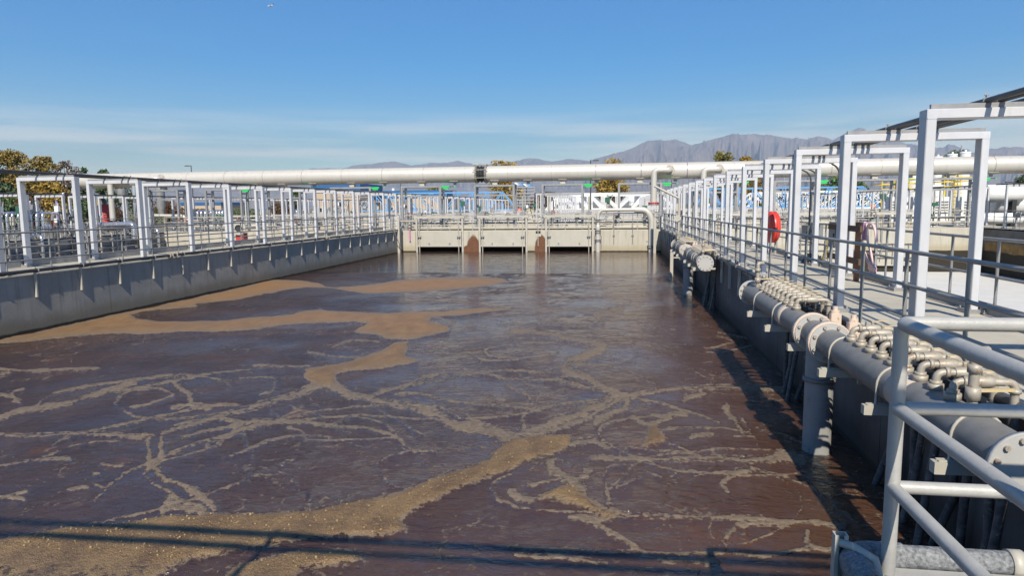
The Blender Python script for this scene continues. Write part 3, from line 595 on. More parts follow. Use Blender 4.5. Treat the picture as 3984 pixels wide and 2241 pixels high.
struct('near_walkway', MB().bb(XL, XR, -1.6, .35, DZ-.2, DZ), DECK)
struct('landing', MB().bb(1.30, XR, .36, 2.80, 1.22, 1.36), DECK)
panel_wall('end_wall', 'near end wall of the aeration tank under the landing', 'x', -.9, XL, XR, .4, -3.4, DZ-.21, WALL_L, into=-1)

# ================================================================== RAILINGS
def railing(name, label, p0, p1, step, m=RAIL, r=.0235, hs=(1.07, .70, .36), first=0., group=None, post_r=None, base=True, n=8):
    p0 = Vector(p0); p1 = Vector(p1); d = p1-p0; ln_ = d.length; dn = d.normalized()
    t = thing(name, label, 'railing', p0, group)
    for i, h in enumerate(hs):
        part('top_rail' if i == 0 else 'mid_rail', MB().tube((0, 0, h), tuple(d+Vector((0, 0, h))), r if i == 0 else r*.9, n), m, t, world=False)
    pm = MB(); pm.tube((0, 0, 0), (0, 0, hs[0]-.005), (post_r or r*.95), n)
    if base: pm.box((0, 0, .006), (.10, .10, .012))
    me = pm.mesh('post', m); k = first
    while k <= ln_+1e-6: inst('post', me, t, dn*k); k += step
    return t
RAILL = mat('pale_sunlit_rail', (.46, .43, .37), (.40, .375, .32), .5, .05, 4)  # rail colour lightened to look sunlit, shared by other pale fittings
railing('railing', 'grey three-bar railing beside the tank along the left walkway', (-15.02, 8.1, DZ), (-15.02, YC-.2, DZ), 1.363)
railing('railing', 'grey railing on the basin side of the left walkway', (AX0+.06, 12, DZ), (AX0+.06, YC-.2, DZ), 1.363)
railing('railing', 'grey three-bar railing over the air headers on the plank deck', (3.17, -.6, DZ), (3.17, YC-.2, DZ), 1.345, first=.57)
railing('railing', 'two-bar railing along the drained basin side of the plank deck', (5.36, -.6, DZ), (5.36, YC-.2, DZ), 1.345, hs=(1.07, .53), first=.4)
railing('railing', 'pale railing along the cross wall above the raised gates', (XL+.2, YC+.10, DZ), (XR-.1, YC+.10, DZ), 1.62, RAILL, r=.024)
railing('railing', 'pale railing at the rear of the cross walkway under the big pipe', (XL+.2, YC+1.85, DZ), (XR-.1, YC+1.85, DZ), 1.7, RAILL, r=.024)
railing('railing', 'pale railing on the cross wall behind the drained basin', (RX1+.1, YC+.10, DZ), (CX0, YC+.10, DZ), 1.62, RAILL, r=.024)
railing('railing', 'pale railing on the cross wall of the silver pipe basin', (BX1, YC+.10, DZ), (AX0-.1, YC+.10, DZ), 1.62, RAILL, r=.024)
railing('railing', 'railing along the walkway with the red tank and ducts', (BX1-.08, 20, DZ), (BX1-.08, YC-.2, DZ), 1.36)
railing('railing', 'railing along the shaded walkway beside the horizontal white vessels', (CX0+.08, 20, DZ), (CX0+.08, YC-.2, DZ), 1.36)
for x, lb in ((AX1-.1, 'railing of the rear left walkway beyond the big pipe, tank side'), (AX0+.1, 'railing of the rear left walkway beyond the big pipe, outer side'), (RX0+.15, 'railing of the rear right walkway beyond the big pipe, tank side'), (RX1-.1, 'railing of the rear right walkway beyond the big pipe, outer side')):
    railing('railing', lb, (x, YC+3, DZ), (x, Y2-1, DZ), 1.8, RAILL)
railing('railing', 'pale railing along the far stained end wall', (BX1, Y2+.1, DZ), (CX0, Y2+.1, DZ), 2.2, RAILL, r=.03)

for i, (y, q) in enumerate(((55, 'first'), (62, 'second'), (70, 'third'), (79, 'fourth'), (89, 'fifth'))):
    for xa, xb, w_ in ((XL, XR, 'between the rear walkways'), (BX1, AX0, 'beyond the silver pipe basin'), (RX1, CX0, 'beyond the drained basin')):
        railing('railing', 'pale cross railing '+w_+', '+q+' behind the big pipe', (xa, y, DZ), (xb, y, DZ), 1.15, RAILL if i % 2 else ALU, r=.028, hs=(1.07, .75, .4))
        struct('baffle_walkway', MB().bb(xa, xb, y-.1, y+1.0, DZ-.2, DZ-.01), DECK)
# ================================================================== PORTAL FRAMES OVER THE WALKWAYS
def make_frame(label, group, wdt, h=2.58, s=.102, dp=.19):
    t = thing('portal_frame', label, 'frame', (0, 0, DZ), group)
    for sx in (-1, 1):
        part('post', MB().bar((sx*wdt/2, 0, .06), (sx*wdt/2, 0, h-s-.001), s, dp, .008, up=(0, 1, 0)), ALU, t, world=False)
        part('base_block', MB().box((sx*wdt/2, 0, .03), (.22, .32, .06)).box((sx*wdt/2-.08, -.13, .075), (.03, .03, .03)).box((sx*wdt/2+.08, -.13, .075), (.03, .03, .03)).box((sx*wdt/2-.08, .13, .075), (.03, .03, .03)).box((sx*wdt/2+.08, .13, .075), (.03, .03, .03)), GALV, t, world=False)
        part('gusset', MB().prism([(sx*(wdt/2-s/2-.001), -dp/2-.003, h-s-.002), (sx*(wdt/2+s/2-.006), -dp/2-.003, h-s-.002), (sx*(wdt/2+s/2-.006), -dp/2-.003, h-.006)], (0, .004, 0)), ALU, t, world=False)
    part('beam', MB().bar((-wdt/2-s/2, 0, h-s/2), (wdt/2+s/2, 0, h-s/2), dp, s, .008), ALU, t, world=False)
    ch = MB(); ch.box((0, -.04, h+.028), (wdt+s-.10, .042, .052)); part('strut_channel', ch, GALV, t, world=False)
    return t
ORD = 'first second third fourth fifth sixth seventh eighth ninth tenth eleventh twelfth thirteenth fourteenth fifteenth sixteenth seventeenth eighteenth nineteenth twentieth'.split()
def frame_row(xc, wdt, ys, label, group):
    f0 = None; ys = sorted(ys, key=lambda q: abs(q-YC))
    for i, y in enumerate(ys):
        lb_ = label+', '+ORD[i]+' from the big pipe'
        if f0 is None: f0 = make_frame(lb_, group, wdt); f0.location = (xc, y, DZ)
        else: dup(f0, (xc, y, DZ), label=lb_)
RY = [8.05+2.655*k for k in range(-1, 15)]
LY = [17.63+2.63*k for k in range(-2, 12)]
frame_row((3.30+5.12)/2, 1.82, RY, 'white portal frame over the plank deck', 'portal frames over the plank deck')
frame_row((-15.25-17.02)/2, 1.77, LY, 'white portal frame over the left tank walkway', 'portal frames over the left walkway')
frame_row((-15.25-17.02)/2, 1.77, [50.3+2.63*k for k in range(19)], 'small portal frame left of the stained end wall', 'portal frames beyond the big pipe on the left')
frame_row((3.30+5.12)/2, 1.82, [50.3+2.655*k for k in range(19)], 'small portal frame right of the stained end wall', 'portal frames beyond the big pipe on the right')
frame_row((BX0+BX1)/2, 1.85, [22+2.63*k for k in range(10)], 'portal frame behind the silver pipe basin', 'portal frames behind the silver pipe basin')
frame_row((BX0+BX1)/2, 1.85, [51+2.63*k for k in range(18)], 'portal frame beyond the silver pipe basin', 'portal frames far behind the silver pipe basin')
frame_row((CX0+CX1)/2+.1, 1.85, [32+2.63*k for k in range(6)], 'portal frame behind the drained basin', 'portal frames behind the drained basin')
frame_row((CX0+CX1)/2+.1, 1.85, [51+2.63*k for k in range(18)], 'portal frame beyond the drained basin', 'portal frames far behind the drained basin')
frame_row((3.30+5.12)/2-8.9-.5, 1.7, [53+2.9*k for k in range(9)], 'white frame in the middle row', 'middle frames beyond the cross walkway')

def conduit(label, x, z, y0, y1, r=.027, ys=(), m=CONDUIT, group=None):
    t = thing('conduit', label, 'conduit', (x, y0, z), group)
    part('pipe', MB().tube((x, y0, z), (x, y1, z), r, 10), m, t)
    cm = MB(); cm.ring((0, 0, 0), (0, 1, 0), r-.002, r+.007, .03, 12); cm.box((0, 0, r+.018), (.012, .03, .03)); cm.tube((-.022, 0, r+.03), (.022, 0, r+.03), .007, 6); me_ = cm.mesh('clamp', GALV)
    cp = MB().tube((0, -.05, 0), (0, .05, 0), r+.006, 10).mesh('coupling', m)
    for y in ys: inst('clamp', me_, t, (0, y-y0, 0))
    y = y0+2.0
    while y < y1: inst('coupling', cp, t, (0, y-y0, 0)); y += 5.9
    return t
ZC = DZ+2.58+.054
gr = 'conduits over the plank deck'; ryy = [y for y in RY if y > 2]
for x, lb in ((3.86, 'dark conduit on the plank deck frames, first from the tank'), (3.99, 'dark conduit on the plank deck frames, second from the tank'), (4.27, 'dark conduit on the plank deck frames, third from the tank'), (4.40, 'dark conduit on the plank deck frames, fourth from the tank'), (4.49, 'dark conduit on the plank deck frames, fifth from the tank')):
    conduit(lb, x, ZC+.027, 1.0, YC-.3, .029, ryy, group=gr)
for x, lb in ((-15.52, 'dark conduit on the left walkway frames, first from the tank'), (-15.75, 'dark conduit on the left walkway frames, second from the tank'), (-16.4, 'dark conduit on the left walkway frames, farthest from the tank')):
    conduit(lb, x, ZC+.027, 8, YC-.3, .03, LY, group='conduits over the left walkway')
for xc, ya, yb, q in (((BX0+BX1)/2, 20, 48, 'over the walkway behind the silver pipe basin'), ((BX0+BX1)/2, 49, 99, 'far behind the silver pipe basin'), ((CX0+CX1)/2, 30, 47, 'over the walkway behind the drained basin'), ((CX0+CX1)/2, 50, 99, 'far behind the drained basin'), ((-15.25-17.02)/2, 50, 98, 'beyond the big pipe on the left'), (4.2, 50, 98, 'beyond the big pipe on the right')):
    for i, dx in enumerate((-.5, -.2, .1, .45)): conduit('dark conduit '+q+', '+ORD[i]+' across the frame', xc+dx, ZC+.03, ya, yb, .04, (), group='conduits '+q)

# near walkway: frames and conduits behind the viewer whose shadows cross the near water
for x, lb in ((-12.5, 'slim conduit stand on the near walkway by the left wall'), (-7.4, 'slim conduit stand in the middle of the near walkway'), (-2.47, 'slim conduit stand on the near walkway casting a shadow on foam'), (2.9, 'slim conduit stand at the landing')):
    t = thing('conduit_stand', lb, 'stand', (x, .30, DZ)); part('post', MB().bar((x, .30, DZ), (x, .30, 4.40), .06), GALV, t); part('arm', MB().bar((x, -.1, 4.40), (x, 1.0, 4.40), .05, .04), GALV, t)
single('conduit', MB().tube((-14.6, .64, 4.47), (2.9, .95, 4.47), .046, 12), CONDUIT, 'thick conduit running over the near walkway, tank side', 'conduit', 'conduits over the near walkway')
single('conduit', MB().tube((-14.6, .32, 4.47), (2.9, .74, 4.47), .042, 12), CONDUIT, 'thinner conduit running over the near walkway, inner side', 'conduit', 'conduits over the near walkway')

# ================================================================== SPRAY PIPES ON BRACKETS ALONG THE TANK WALLS
def spray_pipe(label, side, ys, y0, y1, m):
    x = XL+.065 if side < 0 else XR-.065; z = DZ+.09
    t = thing('spray_pipe', label, 'pipe', (x, y0, z)); part('pipe', MB().tube((x, y0, z), (x, y1, z), .047, 12), m, t)
    xb = (XL+.021+.004) if side < 0 else (XR-.021-.004)
    bk = MB(); dx = xb-x; bk.box((dx-math.copysign(.011, dx), -.075, -.31), (.063, .041, .78)); bk.box((dx*.4, -.075, -.062), (.09, .04, .02)); me_ = bk.mesh('bracket', RAILL)
    for y in ys: inst('bracket', me_, t, (0, y-y0, 0))
    cl = MB().ring((0, 0, 0), (0, 1, 0), .045, .062, .035, 14).mesh('strap', GALV)
    for y in ys: inst('strap', cl, t, (0, y-y0-.02, 0))
    return t
sl = spray_pipe('black spray pipe strapped to steel brackets along the left tank wall', -1, [15.67+1.53*k for k in range(-5, 20)], 6, YC-.3, BLACK)
for yy in (21.0, 33.6): part('coupling', MB().ring((XL+.065, yy, DZ+.09), (0, 1, 0), .04, .085, .03, 16).ring((XL+.065, yy+.12, DZ+.09), (0, 1, 0), .04, .085, .03, 16).ring((XL+.065, yy+.36, DZ+.09), (0, 1, 0), .04, .08, .03, 16), VALVE, sl)
sr = spray_pipe('grey spray pipe on brackets along the shaded tank wall under the deck railing', 1, [4.6+1.40*k for k in range(30)], 3.6, YC-.3, CONDUIT)
for yy in (7.85,): part('coupling', MB().ring((XR-.065, yy, DZ+.09), (0, 1, 0), .04, .11, .03, 16).ring((XR-.065, yy+.32, DZ+.09), (0, 1, 0), .04, .11, .03, 16).tube((XR-.065, yy, DZ+.09), (XR-.065, yy+.32, DZ+.09), .075, 14), BLACK, sr)
# black hose and toe plates on the drained basin side of the deck
hs_ = thing('edge_pipe', 'black pipe lying along the drained basin edge of the plank deck', 'pipe', (5.30, 2, DZ+.02)); part('pipe', MB().tube((5.40, 2, DZ+.07), (5.40, YC-.4, DZ+.07), .06, 12), BLACK, hs_)
cme = MB().ring((0, 0, 0), (0, 1, 0), .058, .072, .025, 14).mesh('strap', RAILL)
for k in range(16): inst('strap', cme, hs_, (.10, 5.2+2.655*k-2+1.9, .05))
tp = thing('toe_plate', 'grey toe plates bolted along the drained basin edge of the plank deck', 'toe plate', (5.28, 2, DZ))
pm = MB().box((0, 0, .085), (.012, 2.38, .15)).mesh('plate', GALV)
for y in RY: inst('plate', pm, tp, (-.01, y+1.33-2, 0))
tp = thing('toe_plate', 'grey toe plates along the basin edge of the left walkway', 'toe plate', (AX0+.12, 6, DZ))
pm = MB().box((0, 0, .10), (.012, 2.4, .19)).mesh('plate', GALV)
for y in LY: inst('plate', pm, tp, (0, y+1.33-6, 0))
single('edge_pipe', MB().tube((AX0+.02, 8, DZ+.05), (AX0+.02, YC-.5, DZ+.05), .06, 10), BLACK, 'black pipe along the basin edge of the left walkway', 'pipe')

# ================================================================== CROSS WALL: GATES, LIFTING FRAMES, MAIN PIPE
def make_gate(label, x0, x1):
    w_ = x1-x0; t = thing('slide_gate', label, 'gate', (x0, YC-.05, 0.36)); y = YC-.06
    part('panel', MB().bb(x0+.10, x1-.10, y, y+.05, .47, 1.44), GATE, t)
    br = part('bottom_rail', MB().bb(x0+.08, x1-.08, y-.03, y+.05, .36, .468), RAILL, t)
    bm = MB().tube((0, 0, 0), (0, -.012, 0), .018, 6).mesh('bolt', GALV)
    for k in range(13): inst('bolt', bm, br, (.25+k*(w_-.5)/12, -.045, .055))
    for x in (x0, x1): part('guide', MB().bb(x-.05, x+.07, y-.06, y+.055, -.5, 2.35), RAILL, t)
    part('yoke', MB().bb(x0-.16, x1+.16, y-.09, y+.06, 2.352, 2.52), RAILL, t)
    for x in (x0+.22, x1-.26):
        st = part('stem', MB().tube((x, y-.10, -.2), (x, y-.10, 2.351), .03, 8), RAILL, t)
        part('stem_bracket', MB().box((x, y-.10, 1.05), (.22, .10, .06)).ring((x, y-.10, 1.05), (0, 0, 1), .03, .07, .12, 10).bb(x-.12, x+.12, y-.04, y, .98, 1.12), GALV, t)
        gh = part('gear_head', MB().bb(x-.16, x+.16, y-.1, y+.16, 2.522, 2.68).tube((x, y, 2.68), (x, y, 2.78), .07, 10).box((x, y, 2.72), (.42, .12, .05)), GALV, t)
        part('stem_cover', MB().tube((x, y, 2.78), (x, y, 3.75), .045, 8), mat('stem_cover_tan', (.42, .40, .28), None, .5), gh)
    lm = MB().box((0, -.03, 0), (.09, .06, .09)).tube((0, -.03, .06), (0, -.062, .0), .025, 6).mesh('lug', GALV)
    for k in (.27, .72): inst('lug', lm, t, (w_*k, -.01, .22))
    return t
make_gate('cream slide gate nearest the pink hose on the pale cross wall', -13.86, -10.56)
make_gate('cream slide gate between the two brown stained piers', -9.34, -6.06)
make_gate('cream slide gate beside the thin vertical pipe and coupling', -4.70, -1.52)
def ribbed_gate(x0, x1, label):
    t = thing('ribbed_gate', label, 'gate', (x0, YC-.05, -1.2)); y = YC-.08
    part('panel', MB().bb(x0, x1, y+.05, y+.07, -.9, 1.3), GATE, t)
    for z in (-.9, -.36, .10, .52): part('rib', MB().bb(x0, x1, y-.09, y+.049, z, z+.07), RAILL, t)
    for k in range(4): xx = x0+(x1-x0)*k/3; part('stiffener', MB().bb(xx-.02, xx+.02, y-.03, y+.05, -.88, .58), GALV, t)
    for x in (x0-.08, x1+.08): part('guide', MB().bb(x-.06, x+.06, y-.08, y+.06, -1.2, 2.35), GALV, t)
    part('yoke', MB().bb(x0-.2, x1+.2, y-.1, y+.08, 2.352, 2.52), RAILL, t)
    for x in (x0+.2, x1-.2): part('stem', MB().tube((x, y-.12, -.5), (x, y-.12, 2.351), .03, 8), GALV, t); part('gear_head', MB().bb(x-.15, x+.15, y-.1, y+.14, 2.522, 2.68).tube((x, y, 2.68), (x, y, 3.7), .045, 8), GALV, t)
    return t
for x0, x1, lb in ((7.0, 9.8, 'ribbed gate nearest the plank deck behind the drained basin'), (11.7, 14.6, 'ribbed gate in the middle of the wall behind the drained basin'), (16.6, 19.4, 'ribbed gate by the yellow stair behind the drained basin')): ribbed_gate(x0, x1, lb)

def make_lift(label, group, wdt=2.80):
    t = thing('lifting_frame', label, 'frame', (0, 0, DZ), group); h = 3.13
    for yy in (0, .88):
        for sx in (0, wdt): part('post', MB().bb(sx-.07, sx+.07, yy-.07, yy+.07, .001, h-.121), GALV, t, world=False)
        part('top_beam', MB().bb(-.07, wdt+.07, yy-.06, yy+.06, h-.12, h), GALV, t, world=False)
    part('cross_bar', MB().bb(.071, wdt-.071, -.05, .05, 2.36, 2.46), GALV, t, world=False)
    for sx in (0, wdt): part('side_beam', MB().bb(sx-.05, sx+.05, .071, .809, 2.72, 2.83), GALV, t, world=False)
    return t
LX = [-35.2, -30.1, -25.6, -20.3, -15.0, -9.72, -4.97, .22, 5.25, 10.3, 15.25, 19.75]
LW = [2.8, 2.8, 2.9, 2.95, 2.8, 2.74, 2.72, 2.78, 2.7, 2.6, 2.5, 2.7]
for k, (x, wd) in enumerate(zip(LX, LW)):
    q = {4: 'above the slide gate by the pink hose', 5: 'under the black expansion joint', 6: 'above the slide gate by the thin pipe', 7: 'behind the large downpipe with the red flange', 8: 'above the plank deck end', 9: 'above the ribbed gate nearest the plank deck', 10: 'in front of the blue truss bridge over the ribbed gates', 11: 'in front of the yellow platform railings', 3: 'between the left walkway frames and the blue-roofed shed', 2: 'above the silver pipe rows of the left basin', 1: 'beside the tall silver duct', 0: 'beside the red tank'}[k]
    f = make_lift('grey lifting frame '+q, 'lifting frames under the big pipe', wd); f.location = (x, YC+.42, DZ)
# main air pipe
PY, PZ, PR = YC+.86, 5.40, .555
mp_ = thing('main_air_pipe', 'huge pale steel air pipe spanning the whole plant on saddles', 'pipe', (-41, PY, PZ))
EXJ = -9.31
segs = [-40.6]; x = -40.6
while x < 23.4:
    x += 3.02
    segs.append(min(x, 23.4))
cut = [s for s in segs]
for a, b in zip(cut[:-1], cut[1:]):
    for lo, hi in (((a, EXJ-.42), (EXJ+.42, b)) if a < EXJ < b else ((a, b),)):
        if hi-lo > .05: part('pipe_section', MB().tube((lo+.004, PY, PZ), (hi-.004, PY, PZ), PR, 40), STEEL, mp_)
for s in segs[1:-1]: part('weld_seam', MB().ring((s, PY, PZ), (1, 0, 0), PR-.03, PR+.006, .05 if random.random() < .35 else .022, 40), SEAM if random.random() < .55 else GALV, mp_)
ej = part('expansion_joint', MB().path([(EXJ+t_*.36, PY, PZ) for t_ in np.linspace(-1, 1, 17)], [PR-.02+.05*math.cos(t_*math.pi*3) for t_ in np.linspace(-1, 1, 17)], 36), DARK, mp_)
for sx in (-.38, .38):
    part('joint_flange', MB().ring((EXJ+sx, PY, PZ), (1, 0, 0), PR-.05, PR+.11, .05, 40), GALV, mp_)
bm = MB().tube((-.58, 0, 0), (.58, 0, 0), .022, 6).ring((-.46, 0, 0), (1, 0, 0), .02, .045, .04, 6).ring((.46, 0, 0), (1, 0, 0), .02, .045, .04, 6).mesh('tie_rod', RAILL)
for k in range(8): a = math.pi/8+k*math.pi/4; inst('tie_rod', bm, mp_, (EXJ+41, math.cos(a)*(PR+.17), math.sin(a)*(PR+.17)))
tm = MB().box((0, 0, 0), (.10, .06, .06)).mesh('bolt', SEAM)
for sx in (-.33, .33):
    for k in range(28): a = k*2*math.pi/28; inst('bolt', tm, mp_, (EXJ+sx+41, math.cos(a)*(PR+.055), math.sin(a)*(PR+.055)), rot=(a, 0, 0))
def saddle(x, full):
    s = MB(); n = 7; pts = []
    for k in range(n+1): a = -math.pi/2-.62+1.24*k/n; pts.append((math.cos(a), math.sin(a)))
    for k in range(n):
        q = [(x-.28, PY+pts[k][0]*(PR+.004), PZ+pts[k][1]*(PR+.004)), (x+.28, PY+pts[k][0]*(PR+.004), PZ+pts[k][1]*(PR+.004)), (x+.28, PY+pts[k+1][0]*(PR+.004), PZ+pts[k+1][1]*(PR+.004)), (x-.28, PY+pts[k+1][0]*(PR+.004), PZ+pts[k+1][1]*(PR+.004))]
        s.prism(q, (0, pts[k][0]*.02, pts[k][1]*.02))
    for sx in (-.28, .28): s.tube((x+sx, PY-math.cos(.95)*(PR+.02), PZ-math.sin(.95)*(PR+.02)), (x+sx, PY+math.cos(.95)*(PR+.02), PZ-math.sin(.95)*(PR+.02)), .012, 6)
    sd_ = part('saddle', s, STEEL, mp_)
    for sg in (-1, 1):
        a = -math.pi/2+sg*.64; part('saddle_edge', MB().bar((x-.29, PY+math.cos(a)*(PR+.02), PZ+math.sin(a)*(PR+.02)), (x+.29, PY+math.cos(a)*(PR+.02), PZ+math.sin(a)*(PR+.02)), .03, .03), SEAM, sd_)
    if full: part('pedestal', MB().bb(x-.17, x+.17, PY-.2, PY+.2, 4.631, PZ-PR-.001).bb(x-.05, x+.25, PY-.44, PY+.44, 4.632, 4.66), RAILL, sd_)
    else: part('lug_plate', MB().bb(x-.1, x+.12, PY-.02, PY+.02, PZ-PR-.16, PZ-PR-.005), GALV, sd_)
for k, (x, wd) in enumerate(zip(LX, LW)):
    saddle(x+wd*.5, True)
    if k > 0: saddle(x+wd+.95, False)
part('end_flange', MB().ring((-40.64, PY, PZ), (1, 0, 0), PR-.04, PR+.14, .06, 36).ring((-40.72, PY, PZ), (1, 0, 0), .001, PR+.13, .06, 36), GALV, mp_)
bt = MB().tube((-.1, 0, 0), (.05, 0, 0), .03, 6).mesh('bolt', SEAM)
for k in range(24): a = k*2*math.pi/24; inst('bolt', bt, mp_, (.3, math.cos(a)*(PR+.08), math.sin(a)*(PR+.08)))
part('bend', MB().path(rounded([(23.41, PY, PZ), (26.2, PY, PZ), (28.4, PY, PZ-1.6), (28.6, PY, .9)], 1.3, 8), PR, 36), STEEL, mp_)
part('weld_seam', MB().ring((23.41, PY, PZ), (1, 0, 0), PR-.03, PR+.008, .05, 40), SEAM, mp_)
# branches with vertical drops
def branch(x, drop_to, r, left=True, lab=None):
    s = -1 if left else 1; yb = PY-PR-.34; zb = PZ+.02
    c = rounded([(x, PY-.3, zb), (x, yb, zb), (x+s*1.05, yb, zb), (x+s*1.05, yb, drop_to)], .32, 7)
    p = part('branch_pipe', MB().path(c, r, 20), STEEL, mp_); part('branch_pad', MB().ring((x, PY-PR+.02, zb), (0, 1, 0), r, r+.13, .05, 24), SEAM, p); return p, x+s*1.05, yb
b1, bx, by = branch(3.55, 3.30, .20)
branch(6.75, 2.6, .19); branch(-36.5, 2.4, .20); branch(-33.6, 2.0, .22)
dp = thing('downpipe', 'large pale air downpipe with red flange bending into the tank by the right corner', 'pipe', (bx, by, 0))
part('red_flange', MB().ring((bx, by, 3.27), (0, 0, 1), .05, .36, .06, 28).ring((bx, by, 3.20), (0, 0, 1), .05, .34, .06, 28), REDP, dp)
part('dark_flange', MB().ring((bx, by, 3.13), (0, 0, 1), .05, .36, .06, 28), GALV, dp)
bme = MB().tube((0, 0, -.16), (0, 0, .05), .02, 6).mesh('bolt', GALV)
for k in range(12): a = k*math.pi/6; inst('bolt', bme, dp, (math.cos(a)*.30, math.sin(a)*.30, 3.27))
lx = bx-.10
part('upper_bend', MB().path(rounded([(bx, by, 3.12), (bx, by, 2.95), (bx-.55, by-.03, 2.82), (bx-1.15, by-.05, 2.85)], .25, 6), [.17]*16, 18), STEEL, dp) if False else None
part('lower_pipe', MB().path(rounded([(bx-1.25, by-.05, 2.83), (bx-.45, by-.05, 2.80), (lx, by-.05, 2.2), (lx, by-.05, -.3)], .5, 8), .205, 22), STEEL, dp)
part('collar', MB().ring((lx, by-.05, .30), (0, 0, 1), .19, .25, .16, 24).ring((lx, by-.05, .42), (0, 0, 1), .19, .28, .04, 24), GALV, dp)
part('side_pipe', MB().path(rounded([(bx-1.15, by-.05, 2.83), (-.95, by-.05, 2.83), (-1.17, by-.05, 2.55), (-1.17, by-.05, 2.25)], .22, 7), .115, 16), STEEL, dp)
part('wall_strap', MB().bb(lx-.36, lx+.36, by+.14, YC-.001, .62, .72), GALV, dp)
tv = thing('thin_downpipe', 'thin jointed downpipe with couplings beside the right slide gate', 'pipe', (-1.17, by-.05, 0)); xx, yy = -1.17, by-.05
part('valve', MB().ring((xx, yy, 2.2), (0, 0, 1), .05, .19, .05, 18).ring((xx, yy, 2.1), (0, 0, 1), .05, .19, .05, 18).tube((xx, yy, 2.1), (xx, yy, 2.2), .13, 14), GALV, tv)
part('valve_operator', MB().path([(xx+.15, yy-.05, 2.17), (xx+.4, yy-.1, 2.2), (xx+.65, yy-.1, 2.12), (xx+.95, yy-.1, 2.14)], .05, 8).box((xx+.5, yy-.1, 2.2), (.22, .14, .16)), GALV, tv)
part('upper_pipe', MB().tube((xx, yy, 2.08), (xx, yy, 1.85), .10, 14).path([(xx, yy, 1.85), (xx, yy, 1.72), (xx, yy, 1.52)], [.10, .15, .15], 14), STEEL, tv)
part('coupling', MB().ring((xx, yy, 1.45), (0, 0, 1), .1, .20, .10, 18).ring((xx, yy, 1.30), (0, 0, 1), .1, .20, .06, 18), GALV, tv)
part('lower_pipe', MB().tube((xx, yy, 1.5), (xx, yy, -.3), .145, 16), STEEL, tv)
part('coupling', MB().ring((xx, yy, .83), (0, 0, 1), .1, .21, .06, 18).ring((xx, yy, .74), (0, 0, 1), .1, .20, .05, 18), GALV, tv)
part('wall_arch', MB().path(rounded([(xx-.22, YC-.02, .2), (xx-.22, YC-.02, 1.2), (xx+.22, YC-.02, 1.2), (xx+.22, YC-.02, .2)], .2, 6), .035, 8), GALV, tv)
# green restraint jacks between frames and pipe
jk = None
for k in range(1, len(LX)):
    x = LX[k]+LW[k]+.08; y = YC+.42; z = DZ+3.03
    lb = 'bright green jack on the frame '+['', 'by the tall silver duct', 'above the silver pipe rows', 'before the blue-roofed shed', 'by the pink hose gate', 'under the expansion joint pipe span', 'by the thin downpipe', 'beside the large downpipe', 'above the plank deck end', 'nearest the deck over the ribbed gates', 'before the yellow platform', 'at the far right end'][k]
    if k == 5: continue
    t = thing('restraint_jack', lb, 'jack', (x, y, z), 'green restraint jacks')
    part('body', MB().bb(x+.06, x+.60, y-.10, y+.10, z-.03, z+.07).bb(x+.12, x+.52, y-.08, y+.08, z-.14, z-.031).bb(x, x+.059, y-.05, y+.05, z-.05, z+.05), GREEN, t)
    part('rod', MB().tube((x+.60, y, z+.02), (x+.92, y, z+.03), .022, 8), DARK, t); part('rod_end', MB().box((x+.97, y, z+.03), (.10, .08, .07)), GREEN, t)

# ================================================================== AIR HEADERS WITH VALVES AND DROP HOSES
HX, HZ, HR = 2.50, 1.475, .165
AX_Y = (0, 1, 0)
# one valve branch: saddle on the header, elbow, ball valve with lever, elbow down, hose to the water
_e = rounded([(0, 0, .165), (0, 0, .30), (.30, 0, .30), (.42, 0, .30), (.42, 0, .08)], .06, 5)
ME_SAD = MB().ring((0, 0, HR+.02), (0, 0, 1), .02, .058, .05, 14).ring((0, 0, HR+.055), (0, 0, 1), .02, .048, .03, 6).mesh('saddle', VALVE)
ME_BR = MB().path(_e, .030, 10).ring((0, 0, .215), (0, 0, 1), .02, .04, .03, 10).ring((.075, 0, .30), (1, 0, 0), .02, .042, .03, 10).ring((.42, 0, .235), (0, 0, 1), .02, .042, .03, 10).mesh('branch_elbow', VALVE)
ME_VB = MB().path([(.13, 0, .30), (.15, 0, .30), (.20, 0, .30), (.25, 0, .30), (.27, 0, .30)], [.04, .046, .05, .046, .04], 8).tube((.20, 0, .33), (.20, 0, .372), .016, 8).mesh('valve_body', VALVE)
ME_HD = MB().prism([(.19, -.014, .372), (.36, -.010, .385), (.36, .010, .385), (.19, .014, .372)], (0, 0, .008)).mesh('lever', HANDLE)
ME_CL = MB().ring((.42, 0, .06), (0, 0, 1), .03, .043, .03, 10).mesh('hose_clamp', RAILL)
hose_m = []
for k in range(5):
    r_ = random.Random(k*7+3); a = r_.uniform(-.10, .16); b = r_.uniform(-.16, .16); c_ = r_.uniform(-.1, .08)
    hose_m.append(MB().path([(.42, 0, .10), (.42, 0, -.1), (.42+a*.3, b*.3, -.5), (.40+a, b*.8, -1.0), (.34+a+c_, b*1.4, -1.5), (.30+a+c_, b*1.6, -1.75)], .036, 9).mesh('drop_hose', HOSE))
def bolt_circle(parent, y, r, n, rb, rr=.018, m=VALVE, face=-1):
    me_ = MB().tube((0, 0, 0), (0, face*.022, 0), rr, 6).mesh('bolt', m)
    for k in range(n): a = math.pi/n+k*2*math.pi/n; inst('bolt', me_, parent, (math.cos(a)*rb, y, math.sin(a)*rb))
